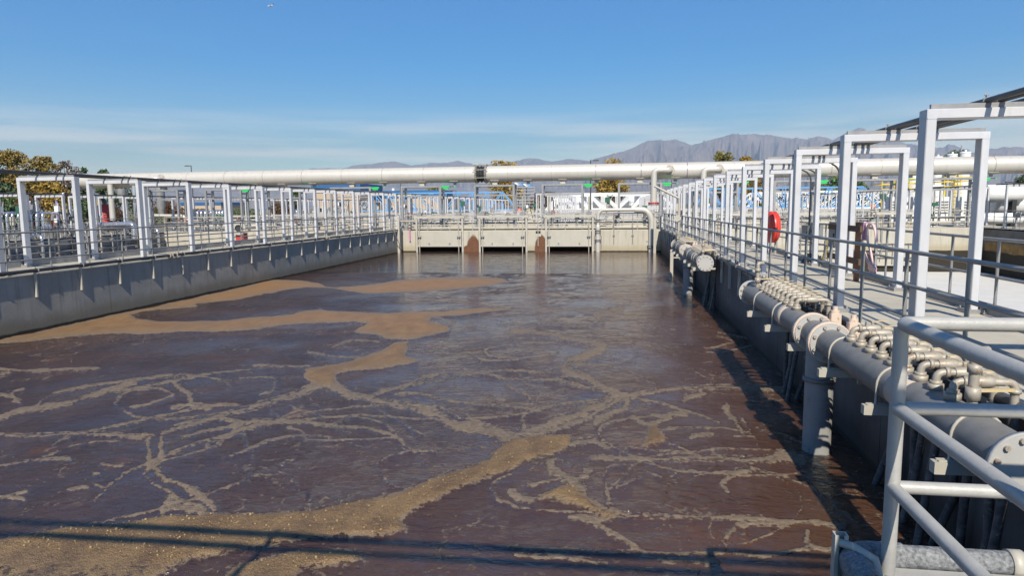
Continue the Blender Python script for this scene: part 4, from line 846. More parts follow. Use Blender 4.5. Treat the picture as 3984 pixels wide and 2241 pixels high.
def header(label, y0, y1, yf, ydrop, vsets, tall):
    t = thing('air_header', label, 'pipe header', (HX, y0, HZ)); l = lambda y: y-y0
    for a, b in ((y0, yf-.40), (yf-.28, yf+.28), (yf+.40, y1)): part('pipe_section', MB().tube((HX, a, HZ), (HX, b, HZ), HR, 28), HDR, t)
    for a in (y0+.02, y1-.02):
        f = part('end_flange', MB().ring((HX, a, HZ), AX_Y, .002, .228, .045, 32), CAPM, t); f.location = (0, l(a), 0)
        f.data.transform(Matrix.Translation((0, -l(a), 0)))
        bolt_circle(f, -.022, .2, 12, .188)
    for a, sg in ((yf-.34, -1), (yf+.34, -1)):
        f = part('valve_flange', MB().ring((0, 0, 0), AX_Y, HR-.02, .245, .11, 32), PEACH, t, world=False); f.location = (0, l(a), 0)
        part('flange_plate', MB().ring((0, -.067, 0), AX_Y, HR-.004, .232, .022, 32), CAPM, f, world=False)
        bolt_circle(f, -.078, .2, 8, .20, .021)
        part('operator', MB().bb(.20, .32, -.06, .06, .03, .24).tube((.26, 0, .24), (.26, 0, .28), .055, 8).tube((.26, 0, .28), (.26, 0, .33), .034, 6).path([(.21, -.06, -.02), (.21, -.10, -.02)], .035, 8), PEACH, f, world=False)
    # supports
    arm = MB().box((-.03, 0, -HR-.062), (.50, .08, .085)).box((-.02, -.018, -HR-.012), (.46, .02, .012)).box((-.02, .018, -HR-.012), (.46, .02, .012)).box((.28, 0, -HR-.045), (.18, .055, .05)).mesh('support_arm', RAILL)
    stp = MB().path([(math.cos(a)*(HR+.006), 0, math.sin(a)*(HR+.006)) if 0 <= a <= math.pi else (0, 0, 0) for a in np.linspace(0, math.pi, 15)], .012, 6).tube((-HR-.006, 0, 0), (-HR-.006, 0, -HR-.01), .012, 6).tube((HR+.006, 0, 0), (HR+.006, 0, -HR-.01), .012, 6).mesh('strap', RAILL)
    y = y0+.60
    while y < y1-.3: inst('support_arm', arm, t, (0, l(y), 0)); inst('strap', stp, t, (0, l(y), 0)); y += 1.38
    dr = part('drop_pipe', MB().tube((HX, ydrop, -.5), (HX, ydrop, HZ-.05), .165, 26), mat('drop_pipe_grey', (.30, .30, .29), (.25, .25, .245), .55, .05, 5, rust=(.16, .07, .03), rustscale=14, rustlo=.61), t)
    part('drop_collar', MB().ring((HX, ydrop, .95), (0, 0, 1), .16, .19, .05, 26), HDR, dr)
    for i, y in enumerate(vsets):
        b = inst('branch_saddle', ME_SAD, t, (0, l(y), 0))
        inst('branch_elbow', ME_BR, b); inst('valve_body', ME_VB, b); h_ = inst('lever', ME_HD, b, rz=random.uniform(-.05, .05)); inst('drop_hose', hose_m[i % 5], b); inst('hose_clamp', ME_CL, b)
    for y in tall:      # standpipe beside the end of the row
        sp_ = MB().tube((HX, y, HZ+HR-.02), (HX, y, HZ+HR+.36), .034, 10).ring((HX, y, HZ+HR+.12), (0, 0, 1), .02, .05, .09, 10).ring((HX, y, HZ+HR+.30), (0, 0, 1), .02, .048, .06, 8).path(rounded([(HX, y, HZ+HR+.34), (HX, y, HZ+HR+.42), (HX+.1, y+.05, HZ+HR+.42)], .05, 5), .032, 9)
        s_ = part('standpipe', sp_, VALVE, t); part('lever', MB().bar((HX+.02, y, HZ+HR+.14), (HX+.26, y, HZ+HR+.15), .03, .02), HANDLE, s_)
    for y in (vsets[3]-.14, vsets[11]-.14): part('sunlit_band', MB().ring((HX, y, HZ), AX_Y, HR-.01, HR+.003, .34, 28), mat('sunlit_band_tone', (.50, .42, .35), (.44, .37, .31), .6, 0, 8), t)  # peach rings paint sunlit strips between shadows onto the header
    return t
near_v = [5.40+.277*k for k in range(9)]; far_v = [9.88+.274*k for k in range(9)]
header('grey air header with valve rows hanging over the water beside the near landing', 4.42, 13.08, 8.72, 8.70, near_v+far_v, (5.12, 12.55))
header('grey air header farther along the tank wall, its round end cap facing the landing', 19.66, 28.9, 24.55, 24.15, [20.6+.277*k for k in range(9)]+[25.4+.277*k for k in range(9)], (20.25, 28.4))
pst = thing('guide_post', 'pale square guide post standing in the water before the far air header', 'post', (2.45, 30.6, -.5)); part('post', MB().bar((2.45, 30.6, -.5), (2.45, 30.6, 1.05), .14, .14, .01), RAILL, pst); part('tie', MB().tube((2.5, 30.6, .8), (XR, 30.6, .8), .03, 8), RAILL, pst)
for x, y, lb in ((2.55, 45.6, 'tall channel post in the far right corner of the tank'), (XL+.12, 45.6, 'tall channel post in the far left corner of the tank')):
    single('corner_post', MB().bar((x, y, -.6), (x, y, 2.6 if x < 0 else 2.3), .17, .17, .01), RAILL, lb, 'post')
# crane arm (davit) behind the far header
dv = thing('davit', 'bent white pipe davit leaning over the deck by the far header', 'davit', (2.95, 27.2, DZ-.2)); p0 = onx(2640, 920, 2.95); p1 = onx(2636, 770, 2.95)
part('mast', MB().tube((2.95, p0[1], .95), (2.95, p0[1], p1[2]), .05, 12), RAILL, dv)
q = ony(2546, 723, p0[1]); part('boom', MB().tube((2.95, p0[1], p1[2]-.03), tuple(q), .055, 12), RAILL, dv)
part('winch', MB().ring((2.88, p0[1]-.05, p1[2]-.95), (0, 1, 0), .01, .15, .12, 18).box((2.9, p0[1], p1[2]-.45), (.2, .02, .35)), RAILL, dv)

# ================================================================== NEAR LANDING: RAIL, PIPES, STRUT
fx, fy = 1.255, 3.20
fr = thing('corner_railing', 'thick grey tube railing turning the corner of the near landing', 'railing', (fx, fy, DZ-.1)); rr_ = .0315
corner = [(3.4, fy, 2.57), (fx, fy, 2.57), (fx, -.4, 2.57)]
part('top_rail', MB().path(rounded(corner, .05, 5), rr_, 20), FGRAIL, fr)
for z in (2.185, 1.815):
    part('mid_rail', MB().tube((fx+.02, fy, z), (3.4, fy, z), rr_*.95, 18), FGRAIL, fr); part('mid_rail', MB().tube((fx, fy-.02, z), (fx, -.4, z), rr_*.95, 18), FGRAIL, fr)
for x, y in ((fx, fy), (fx, 1.95), (fx, .65), (2.55, fy)): part('post', MB().tube((x, y, 1.40), (x, y, 2.55), rr_, 20), FGRAIL, fr)
part('base_channel', MB().bb(fx-.05, 3.4, fy-.02, fy+.05, 1.37, 1.40), FGRAIL, fr)
bp_ = thing('weathered_pipe', 'weathered grey plastic pipe with elbow strapped below the landing rail', 'pipe', (1.1, 3.33, 1.36))
part('run', MB().tube((1.22, 3.32, 1.42), (3.4, 3.32, 1.42), .057, 20), PVC, bp_)
part('elbow', MB().path(rounded([(1.36, 3.32, 1.42), (1.12, 3.32, 1.42), (1.12, 3.02, 1.42)], .18, 8), .066, 20), PVC, bp_)
part('return_run', MB().tube((1.12, 3.10, 1.42), (1.12, .4, 1.42), .057, 20), PVC, bp_)
for x in (1.85, 2.75): part('strap', MB().ring((x, 3.32, 1.42), (1, 0, 0), .055, .066, .06, 20), RAILL, bp_)
part('corner_strap', MB().path([(1.06, 3.30, 1.49), (1.12, 3.25, 1.49), (1.19, 3.18, 1.47), (1.21, 3.15, 1.37)], .02, 8), RAILL, bp_)
st_ = thing('strut_channel', 'open white strut channel standing upright at the landing corner', 'strut', (1.045, 3.17, 1.0))
cx_, cy_ = 1.075, 3.30
st_m = MB()
for q in ((-.03, -.024, -.025, .025), (.024, .03, -.025, .025), (-.024, .024, .019, .025), (-.024, -.012, -.025, -.019), (.012, .024, -.025, -.019)): st_m.bb(cx_+q[0], cx_+q[1], cy_+q[2], cy_+q[3], .9, 1.53)
part('channel', st_m, RAILL, st_)

# ================================================================== THINGS ON THE PLANK DECK
# red lifebuoy case hung beside a frame post, its face turned to the tank
def revolve(c, axis, prof, n=32, sz=1.0):
    ax = Vector(axis).normalized(); a = ax.cross(Vector((0, 0, 1))).normalized(); b = a.cross(ax); c = Vector(c); vs = []; m = len(prof)
    for (r, h) in prof:
        for j in range(n): q = 2*math.pi*j/n; vs.append(c+ax*h+a*(math.cos(q)*r)+Vector((0, 0, math.sin(q)*r*sz)))
    fs = [(i*n+j, i*n+(j+1) % n, (i+1)*n+(j+1) % n, (i+1)*n+j) for i in range(m-1) for j in range(n)]
    mb = MB(); mb._add(vs, fs, True); mb._add(vs[:n], [tuple(range(n))[::-1]]); mb._add(vs[-n:], [tuple(range(n))]); return mb
lc = Vector((4.98, 23.1, 2.36)); lax = Vector((-1, -.12, 0))
lb = thing('lifebuoy_case', 'round red plastic lifebuoy case hung over the plank deck', 'lifebuoy case', lc-Vector((0, 0, .5)))
part('back_shell', revolve(lc-lax*.11, lax, [(.30, -.05), (.42, -.04), (.455, 0), (.46, .08)], sz=1.10), RED, lb)
fsh = part('front_shell', revolve(lc, lax, [(.465, -.02), (.47, .04), (.44, .11), (.37, .15), (.25, .165), (.12, .172), (.01, .174)], sz=1.10), RED, lb)
part('handle', MB().path([lc+lax*.12+Vector((0, -.10, .12)), lc+lax*.19+Vector((0, -.12, .06)), lc+lax*.19+Vector((0, -.12, -.06)), lc+lax*.12+Vector((0, -.10, -.12))], .025, 8), RED, fsh)
part('latch', MB().box(tuple(lc+Vector((.02, -.46, -.05))), (.10, .04, .10)), DARK, fsh)
for dz, r in ((.30, .085), (-.31, .085)): part('round_badge', revolve(lc+lax*.153+Vector((0, 0, dz)), lax, [(r, 0), (r, .004)], 20), WHITE, fsh)
part('hanger', MB().bar(tuple(lc+Vector((.12, 0, .1))), (5.12, 23.1, 2.46), .05, .08).bar((5.12, 23.1, DZ), (5.12, 23.1, 2.6), .06), GALV, lb)
# wooden H-frame with electrical enclosures
hf = thing('wooden_rack', 'dark wooden post rack on the deck edge carrying grey electrical boxes', 'rack', (4.98, 14.6, DZ))
w1 = onz(3256, 1070, DZ); w2 = onz(3330, 1094, DZ)
for p, m_ in ((w1, WOOD), (w2, mat('sunlit_brown_wood', (.26, .11, .05), (.17, .08, .04), .8, 0, 10))): part('post', MB().bar(tuple(p), (p[0], p[1], DZ+1.22), .09, .09, .004), m_, hf)  # second post gets a brighter brown, sunlight put into its colour
for z in (DZ+.42, DZ+1.08): part('crossbar', MB().bar((w1[0]-.06, w1[1]+.5, z), (w2[0]-.06, w2[1]-.35, z), .05, .12), WOOD, hf)
for (u0, u1, v0, v1, xx, lbx) in ((3222, 3254, 865, 960, 4.86, 'grey electrical cabinet on the wooden post rack'), (3118, 3146, 878, 930, 5.15, 'small grey switch box on a steel stand by the rack'), (3150, 3164, 868, 930, 5.2, 'narrow grey junction box behind the switch box')):
    a = onx(u0, v1, xx); b = onx(u1, v0, xx); t = thing('electrical_box', lbx, 'electrical box', (xx, (a[1]+b[1])/2, a[2])); y0_, y1_ = sorted((a[1], b[1]))
    part('box', MB().bb(xx, xx+.26, y0_, y1_, a[2], b[2]), GREYBOX, t); part('door', MB().bb(xx-.014, xx-.001, y0_+.03, y1_-.03, a[2]+.03, b[2]-.03), GREYBOX, t); part('latch', MB().box((xx-.02, y0_+.1, (a[2]+b[2])/2), (.02, .04, .08)), DARK, t)
    part('stand', MB().bar((xx+.16, (y0_+y1_)/2, DZ), (xx+.16, (y0_+y1_)/2, a[2]), .05), GALV, t)
    part('conduit', MB().path(rounded([(xx+.1, (y0_+y1_)/2, b[2]), (xx+.1, (y0_+y1_)/2, 3.9), (xx-.25, (y0_+y1_)/2, 4.07)], .25, 6), .022, 8), CONDUIT, t)
pk = thing('portable_hoist', 'faded pink portable hoist leaning on the drained basin edge of the deck', 'hoist', (5.25, 13.2, DZ-.3))
def pl(u, v, x=5.32): return tuple(onx(u, v, x))
part('leg', MB().path([pl(3338, 880), pl(3345, 930), pl(3380, 1025), pl(3392, 1068)], .025, 10), PALEPINK, pk)
part('leg', MB().path([pl(3372, 870), pl(3374, 930), pl(3390, 990), pl(3408, 1070)], .025, 10), PALEPINK, pk)
part('hook_tube', MB().path(rounded([pl(3376, 935), pl(3374, 888), pl(3380, 872), pl(3396, 872), pl(3404, 890), pl(3412, 940)], .12, 6), .027, 10), PALEPINK, pk)
part('mast_sleeve', MB().bar(pl(3364, 935), pl(3366, 866), .10, .10), mat('purple_sleeve', (.30, .17, .28), None, .6), pk)
part('foot_plate', MB().bar(pl(3384, 1030), pl(3404, 1058), .06, .16), PALEPINK, pk); part('top_arm', MB().bar(pl(3333, 868), pl(3366, 868), .05, .06), PALEPINK, pk)
part('tag_plate', MB().bar(pl(3346, 874, 5.28), pl(3348, 912, 5.28), .02, .12), GREYBOX, pk)
cc = onz(3160, 1022, DZ); cl = thing('cable_coil', 'heap of coiled dark cable on the deck by the switch box', 'cable', (cc[0], cc[1], DZ))
for k in range(7): part('loop', MB().path([(cc[0]+(.26-.02*k)*math.cos(a)+.03*math.sin(k*2), cc[1]+(.30-.02*k)*math.sin(a), DZ+.03+.035*k+.02*math.sin(3*a+k)) for a in np.linspace(0, 2*math.pi, 22)[:-1]], .017, 6, closed=True), BLACK, cl)
part('rope_hank', MB().path([(cc[0]+.25, cc[1]-.1, DZ+.05), (cc[0]+.3, cc[1]-.1, DZ+.3), (cc[0]+.32, cc[1]-.05, DZ+.6)], .05, 8), mat('yellow_rope', (.30, .24, .05), (.12, .10, .04), .8, 0, 40), cl)
# small hoses and pipes on the cross wall and tank corner
single('pink_hose', MB().path(rounded([(-14.36, YC-.08, 1.55), (-14.36, YC-.08, .75)], .1), .05, 10), PINK, 'short pink hose end hanging on the pale pier', 'hose')
hv = thing('hose_valve', 'grey hose valve manifold above the pink hose', 'valve', (-14.36, YC-.08, 1.55)); part('body', MB().tube((-14.36, YC-.08, 1.55), (-14.36, YC-.08, 2.2), .07, 10).ring((-14.36, YC-.08, 1.75), (0, 0, 1), .05, .13, .06, 12).ring((-14.36, YC-.08, 1.95), (0, 0, 1), .05, .13, .06, 12), VALVE, hv); part('side_pipe', MB().tube((-15.2, YC-.08, 2.15), (-14.1, YC-.08, 2.15), .055, 10), VALVE, hv)
single('rope', MB().path([tuple(onx(1525, 885, XL+.1)), tuple(onx(1548, 935, XL+.3)), tuple(onz(1565, 974, .1)), tuple(onz(1560, 982, .02))], .022, 6), mat('pale_rope', (.52, .47, .36), None, .8), 'pale rope hanging from the railing into the tank corner', 'rope')
for xx, lbx in ((-.1, 'long valve key chain on the plain cross wall nearest the thin downpipe'), (1.15, 'long valve key chain on the plain cross wall nearest the large downpipe')):
    single('valve_key', MB().tube((xx, YC-.05, .55), (xx, YC-.05, 2.6), .022, 6).box((xx, YC-.06, 1.1), (.14, .06, .05)), GALV, lbx, 'valve key')
for k, (z, r) in enumerate(((1.62, .05), (1.72, .03), (1.55, .07))): single('pipe_run', MB().tube((XL+.5, YC+.22+.14*k, z), (XR-.3, YC+.22+.14*k, z), r, 8), (RAILL, STEEL, BLACK)[k], ('pale', 'slim steel', 'black')[k]+' pipe lying along the top of the cross wall', 'pipe')
kb = thing('kick_notch', 'small dark notch with flow gauge on the middle stained pier', 'gauge', (-5.3, YC-.02, 1.1)); part('plate', MB().bb(-5.45, -5.05, YC-.02, YC-.001, 1.05, 1.45), GATE, kb); part('opening', MB().bb(-5.42, -5.08, YC-.025, YC-.021, 1.25, 1.43), DARK, kb); part('rod', MB().tube((-5.25, YC-.06, .4), (-5.25, YC-.06, 2.3), .025, 8), RAILL, kb)

# ================================================================== LANDSCAPE: MOUNTAINS, TREES, BUILDINGS
def ridge(name, prof, dist, depth, m, seed, rough, base_drop=0.0, label=None):
    """Mountain range: a height field whose skyline follows the ridge seen from the plant."""
    us = np.array([p[0] for p in prof], float); vs = np.array([p[1] for p in prof], float); r_ = np.random.default_rng(seed)
    nu, nd = 420, 46; U_ = np.linspace(us.min(), us.max(), nu); V_ = np.interp(U_, us, vs)
    def fbm1(n, octs, amp):
        o = np.zeros(n)
        for k in octs:
            pts_ = r_.normal(size=k+2); o += amp*np.interp(np.linspace(0, k+1, n), np.arange(k+2), pts_); amp *= .55
        return o
    top = []
    for u, v in zip(U_, V_): top.append(ony(u, v, dist))
    top = np.array(top); Hh = top[:, 2]+fbm1(nu, (60, 120, 240), rough*.012*dist/10.)*.5
    # 2-D ridged noise
    def grid_noise(a, b):
        gsm = r_.normal(size=(b+2, a+2)); yi = np.linspace(0, b+.999, nd); xi = np.linspace(0, a+.999, nu); y0 = yi.astype(int); x0 = xi.astype(int); fy = (yi-y0)[:, None]; fx = (xi-x0)[None]
        y1 = np.minimum(y0+1, b+1); x1 = np.minimum(x0+1, a+1); fx = fx*fx*(3-2*fx); fy = fy*fy*(3-2*fy)
        return (gsm[y0][:, x0]*(1-fx)+gsm[y0][:, x1]*fx)*(1-fy)+(gsm[y1][:, x0]*(1-fx)+gsm[y1][:, x1]*fx)*fy
    nz_ = sum(a_*(1-np.abs(grid_noise(a, b))*1.3) for a, b, a_ in ((24, 4, .5), (52, 8, .3), (110, 16, .16), (200, 30, .08)))
    T = np.linspace(0, 1, nd)[:, None]           # 0 foot, 1 ridge
    shape = T**1.25; damp = np.sin(np.clip(T*math.pi, 0, math.pi))**.8
    z = GZ-20+(Hh[None]-GZ+20)*(shape+.40*damp*(nz_-nz_.mean()))
    y = dist-depth*(1-T)+0*z; x = top[:, 0][None]*(y/dist)
    vv = np.stack([x, y, z], -1).reshape(-1, 3)
    # back slope
    bv = np.stack([top[:, 0]*1.15, np.full(nu, dist+depth*.6), np.full(nu, GZ-20.)], -1); vv = np.concatenate([vv, bv])
    ii = np.arange((nd+1)*nu).reshape(nd+1, nu); q = np.stack([ii[:-1, :-1], ii[:-1, 1:], ii[1:, 1:], ii[1:, :-1]], -1).reshape(-1, 4)
    me = bpy.data.meshes.new(name); me.from_pydata(vv.tolist(), [], q.tolist()); me.polygons.foreach_set('use_smooth', [True]*len(q)); me.materials.append(m); me.update()
    o = bpy.data.objects.new(name, me); col.objects.link(o); o['kind'] = 'structure'; return o
MT = mat('mountain_scrub', (.215, .175, .18), (.11, .10, .11), .95, 0, .0016, detail=9, rust=(.30, .28, .28), rustscale=.0024, rustlo=.63)
def rz_(pts, o, k): return [(o[0]+x/k, o[1]+y/k) for x, y in pts]
big = rz_([(1740, 300), (1800, 265), (1900, 245), (2000, 212), (2060, 185), (2130, 158), (2200, 152), (2300, 150), (2400, 178), (2450, 168), (2520, 148), (2576, 130)], (1200, 450), 1.61)[0:11]+[(2800, 533), (2850, 521), (2900, 523), (2960, 522), (2984, 521), (3035, 531), (3073, 540), (3112, 537), (3140, 541), (3178, 530), (3209, 533), (3240, 543), (3271, 527), (3314, 505), (3345, 498), (3372, 509), (3420, 532), (3480, 545), (3540, 558), (3620, 572), (3670, 574), (3690, 556), (3730, 571), (3790, 595), (3850, 640), (3900, 700)]
ridge('mountain_range', big, 23000, 9000, MT, 5, 1.0)
ridge('far_mountains', rz_([(0, 331), (90, 326), (160, 332), (230, 326), (330, 305), (440, 295), (550, 291), (650, 312), (760, 298), (860, 295), (925, 283), (1040, 303), (1180, 297), (1290, 280), (1390, 262), (1520, 288), (1620, 270), (1740, 280), (1900, 300), (2200, 320), (2500, 330)], (1200, 450), 1.61), 26000, 6000, MT, 9, .8)
ridge('right_foothills', [(3560, 640), (3680, 612), (3760, 600), (3846, 580), (3900, 571), (3950, 571), (4000, 577), (4200, 590), (4500, 600), (5200, 640)], 21000, 6000, MT, 12, .8)
ridge('left_foothills', [(-900, 800), (0, 790), (200, 760), (500, 720), (800, 705), (1000, 715), (1300, 720), (1700, 730), (2200, 735), (2800, 740), (3500, 742), (4400, 745)], 18500, 5000, MT, 17, .5)

LEAFM = {}
def leaf_mat(name, c1, c2):
    m = bpy.data.materials.new(name); m.use_nodes = True; t = m.node_tree; b = t.nodes['Principled BSDF']
    g = N(t, 'ShaderNodeNewGeometry'); mx = N(t, 'ShaderNodeMix', data_type='RGBA'); L(t, g.outputs['Random Per Island'], mx.inputs['Factor']); mx.inputs[6].default_value = (*c1, 1); mx.inputs[7].default_value = (*c2, 1)
    L(t, mx.outputs[2], b.inputs['Base Color']); b.inputs['Roughness'].default_value = .6; b.inputs['Subsurface Weight'].default_value = 0.0
    return m
LM = dict(amber=leaf_mat('amber_leaves', (.27, .165, .03), (.14, .13, .035)), gold=leaf_mat('gold_leaves', (.36, .22, .03), (.22, .155, .03)), olive=leaf_mat('olive_leaves', (.15, .15, .035), (.22, .175, .035)), pine=leaf_mat('pine_needles', (.05, .09, .035), (.085, .12, .05)), rust=leaf_mat('rust_leaves', (.13, .06, .025), (.09, .06, .03)), green=leaf_mat('green_leaves', (.06, .10, .025), (.10, .13, .03)))
BARK = mat('bark', (.10, .08, .06), (.06, .05, .04), .9, 0, 6)
def tree(label, x, y, h, rad, kind, n=2600, leaf=.32, trunk=.35, sparse=0., lift=.28, group='trees around the plant'):
    r_ = np.random.default_rng(abs(int(x*13+y*7)) % 100000+3)
    t = thing('tree', label, 'tree', (x, y, GZ), group); tr = MB()
    lobes = []
    for k in range(24 if not sparse else 12):
        a = r_.uniform(0, 2*math.pi); zz = r_.uniform(lift, .95); rr = rad*.78*math.sqrt(r_.uniform(.1, 1))*math.sqrt(max(.05, 1-((zz-.56)/.50)**2))
        lobes.append((rr*math.cos(a), rr*math.sin(a), zz*h, rad*r_.uniform(.22, .42)))
    lobes.append((0, 0, h*.9, rad*.4)); lobes.append((0, 0, h*.6, rad*.5))
    tr.path([(x, y, GZ-.2), (x+.1, y, GZ+h*.3), (x, y, GZ+h*.6), (x+.05, y, GZ+h*.86)], [trunk, trunk*.75, trunk*.45, trunk*.15], 8)
    for lx_, ly_, lz_, lr in lobes[:9]: tr.path([(x, y, GZ+max(h*.22, lz_*.55)), (x+lx_*.5, y+ly_*.5, GZ+lz_*.8), (x+lx_, y+ly_, GZ+lz_)], [trunk*.35, trunk*.2, trunk*.07], 6)
    part('trunk', tr, BARK, t)
    wts = np.array([l[3]**2 for l in lobes]); wts /= wts.sum(); ids = r_.choice(len(lobes), n, p=wts); Lc = np.array(lobes)[ids]
    d = r_.normal(size=(n, 3)); d /= np.linalg.norm(d, axis=1)[:, None]; rr = Lc[:, 3]*(r_.uniform(.25, 1.12, n)**.6)
    c = Lc[:, :3]+d*rr[:, None]*np.array([1, 1, .85]); c[:, 2] = np.clip(c[:, 2], h*.1, h*1.02)
    a = r_.normal(size=(n, 3)); a /= np.linalg.norm(a, axis=1)[:, None]; b = np.cross(a, r_.normal(size=(n, 3))); b /= np.linalg.norm(b, axis=1)[:, None]
    s = leaf*r_.uniform(.6, 1.35, n)[:, None]; a *= s; b *= s*.62
    v = np.stack([c-a*.5, c+b*.5, c+a*.5, c-b*.5], 1).reshape(-1, 3)
    me = bpy.data.meshes.new('crown'); me.from_pydata(v.tolist(), [], np.arange(4*n).reshape(-1, 4).tolist()); me.materials.append(LM[kind]); me.update()
    o = bpy.data.objects.new('crown', me); col.objects.link(o); o.parent = t
    return t
def tree_at(label, u, vtop, y, wpx, kind, **kw):
    p = ony(u, vtop, y); return tree(label, p[0], y, p[2]-GZ, wpx/F*y/2, kind, **kw)
tree_at('tall amber autumn tree with full rounded crown behind the silver pipes', 40, 582, 88, 210, 'amber', n=9000, leaf=.36)
tree_at('amber tree with upright crown between the tallest amber tree and the bare one', 175, 602, 92, 130, 'amber', n=4200, leaf=.34)
tree_at('thin half-bare tree with scattered leaves by the pipe end flange', 255, 612, 86, 110, 'rust', n=900, leaf=.30, sparse=1)
tree_at('dark green pine at the foot of the amber trees', -5, 648, 78, 130, 'pine', n=2600, leaf=.36)
tree_at('low golden tree beneath the pipe end flange', 200, 705, 84, 170, 'gold', n=2600, leaf=.40)
tree_at('dark pine just past the half-bare tree', 320, 645, 95, 70, 'pine', n=1500, leaf=.4)
tree_at('second dark pine beside the pipe end', 392, 655, 95, 75, 'pine', n=1500, leaf=.4)
tree_at('green bush under the amber trees', 60, 760, 75, 150, 'green', n=1800, leaf=.34)
for u, vt, y, wp, kd, lbx in ((20, 790, 62, 120, 'pine', 'dark hedge tree behind the silver pipes'), (110, 770, 66, 150, 'rust', 'russet hedge tree behind the purple standpipes'), (230, 795, 64, 150, 'amber', 'amber hedge tree behind the grey pipe bend'), (340, 780, 68, 130, 'pine', 'dark hedge tree behind the red tank'), (440, 800, 70, 120, 'rust', 'russet hedge tree beside the red tank'), (560, 812, 84, 150, 'green', 'low green hedge behind the wide ribbed duct'), (740, 815, 100, 160, 'rust', 'low russet hedge left of the open pipe mouth'), (960, 815, 120, 180, 'green', 'low green hedge before the beige shed')):
    tree_at(lbx, u, vt, y, wp, kd, n=1500, leaf=.3, lift=.05)
tree_at('golden tree behind the lifting frame under the expansion joint', 1960, 632, 150, 175, 'gold', n=3600, leaf=.5)
tree_at('bright golden tree beside the lamp post and green jack', 2385, 615, 140, 150, 'gold', n=3400, leaf=.5)
tree_at('olive rounded tree rising above the pipe in front of the mountain', 2808, 576, 170, 95, 'olive', n=2400, leaf=.55)
tree_at('smaller golden tree next to the olive one above the pipe', 2908, 600, 165, 85, 'gold', n=2000, leaf=.55)
tree_at('wide amber tree seen through the deck frames under the pipe', 2930, 690, 150, 200, 'amber', n=2600, leaf=.5)
tree_at('dense green tree under the pipe by the deck frames', 3255, 690, 130, 150, 'green', n=2600, leaf=.45)
tree_at('green tree with ragged edge behind the second ribbed gate', 3345, 698, 132, 90, 'green', n=1500, leaf=.45)
tree_at('dark pine rising behind the white tanks', 3716, 585, 150, 90, 'pine', n=1800, leaf=.45)
tree_at('dark pine below the pipe bend at the edge of the plant', 3985, 680, 120, 90, 'pine', n=1500, leaf=.4)
tree_at('rust coloured tree behind the white truss bridges', 2120, 750, 160, 130, 'rust', n=1500, leaf=.5)
tree_at('low olive tree behind the blue roofed hall', 1680, 725, 180, 90, 'olive', n=1300, leaf=.5)
tree_at('rust coloured shrub by the blue truss bridge', 1090, 780, 120, 100, 'rust', n=1200, leaf=.4)
tree_at('small green tree left of the beige shed', 1150, 740, 135, 70, 'green', n=1000, leaf=.4)
tree_at('low rust tree between the left lifting frames', 650, 785, 110, 150, 'rust', n=1500, leaf=.4)
tree_at('low green tree behind the tall silver duct', 480, 720, 105, 130, 'pine', n=1600, leaf=.4)
tree_at('rust tree behind the blue truss seen past the lifebuoy', 3080, 735, 170, 160, 'rust', n=1500, leaf=.5)

# ================================================================== BACKGROUND PLANT
def P(u, v, y): return tuple(float(q) for q in ony(u, v, y))
# silver clad pipe bundles: elbow over the edge and drop into the basin
def bundle(label, us, vtop, vbot, y, r, back=1.4, group='silver pipes dropping into the left basin'):
    for i, u in enumerate(us):
        a = P(u, vtop, y); b = P(u, vbot, y)
        t = thing('silver_pipe', label+', '+ORD[len(us)-1-i]+' from the tank', 'pipe', (a[0], a[1], b[2]), group)
        part('riser', MB().path(rounded([(a[0], y, b[2]), (a[0], y, a[2]), (a[0]-.3, y+back, a[2])], .28, 6), r, 12), SILVER, t)
        bm_r = MB().ring((0, 0, 0), (0, 0, 1), r-.01, r+.012, .04, 14).mesh('band', GALV); k = b[2]+.3
        while k < a[2]-.4: inst('band', bm_r, t, (0, 0, k-b[2])); k += .75
bundle('silver insulated pipe bending down into the left basin', [3, 25, 46, 70, 117, 141, 164], 829, 1045, 36, .085)
bundle('silver pipe in the bundle by the wide ribbed duct', [768, 782, 797], 822, 880, 58, .11, group='silver pipes under the duct frame')
bundle('silver pipe in the close bundle by the open pipe mouth', [820, 831, 842, 853, 864], 820, 900, 56, .10, group='silver pipes before the valve mouth')
bundle('silver pipe in the far bundle by the shed', [1143, 1153, 1163, 1173], 818, 870, 74, .10, group='silver pipes by the shed')
for u0, v0, u1, v1, y, r, lbx in ((165, 884, 520, 872, 41, .19, 'long silver clad duct lying over the left basin edge'), (575, 838, 720, 840, 52, .13, 'pale pipe bridge with bends above the sunlit cross wall'), (890, 842, 1060, 840, 62, .10, 'pale pipe run behind the rear left railing')):
    a = P(u0, v0, y); b = P(u1, v1, y); t = thing('duct', lbx, 'duct', a); part('run', MB().path(rounded([(a[0], y, a[2]-1.0), a, b, (b[0], y, b[2]-1.0)], .3, 6), r, 14), SILVER if r > .15 else STEEL, t)
    n_ = int((b[0]-a[0])/1.1); rm = MB().ring((0, 0, 0), (1, 0, 0), r-.01, r+.014, .05, 14).mesh('band', GALV)
    for k in range(1, n_): inst('band', rm, t, ((b[0]-a[0])*k/n_, 0, (b[2]-a[2])*k/n_))
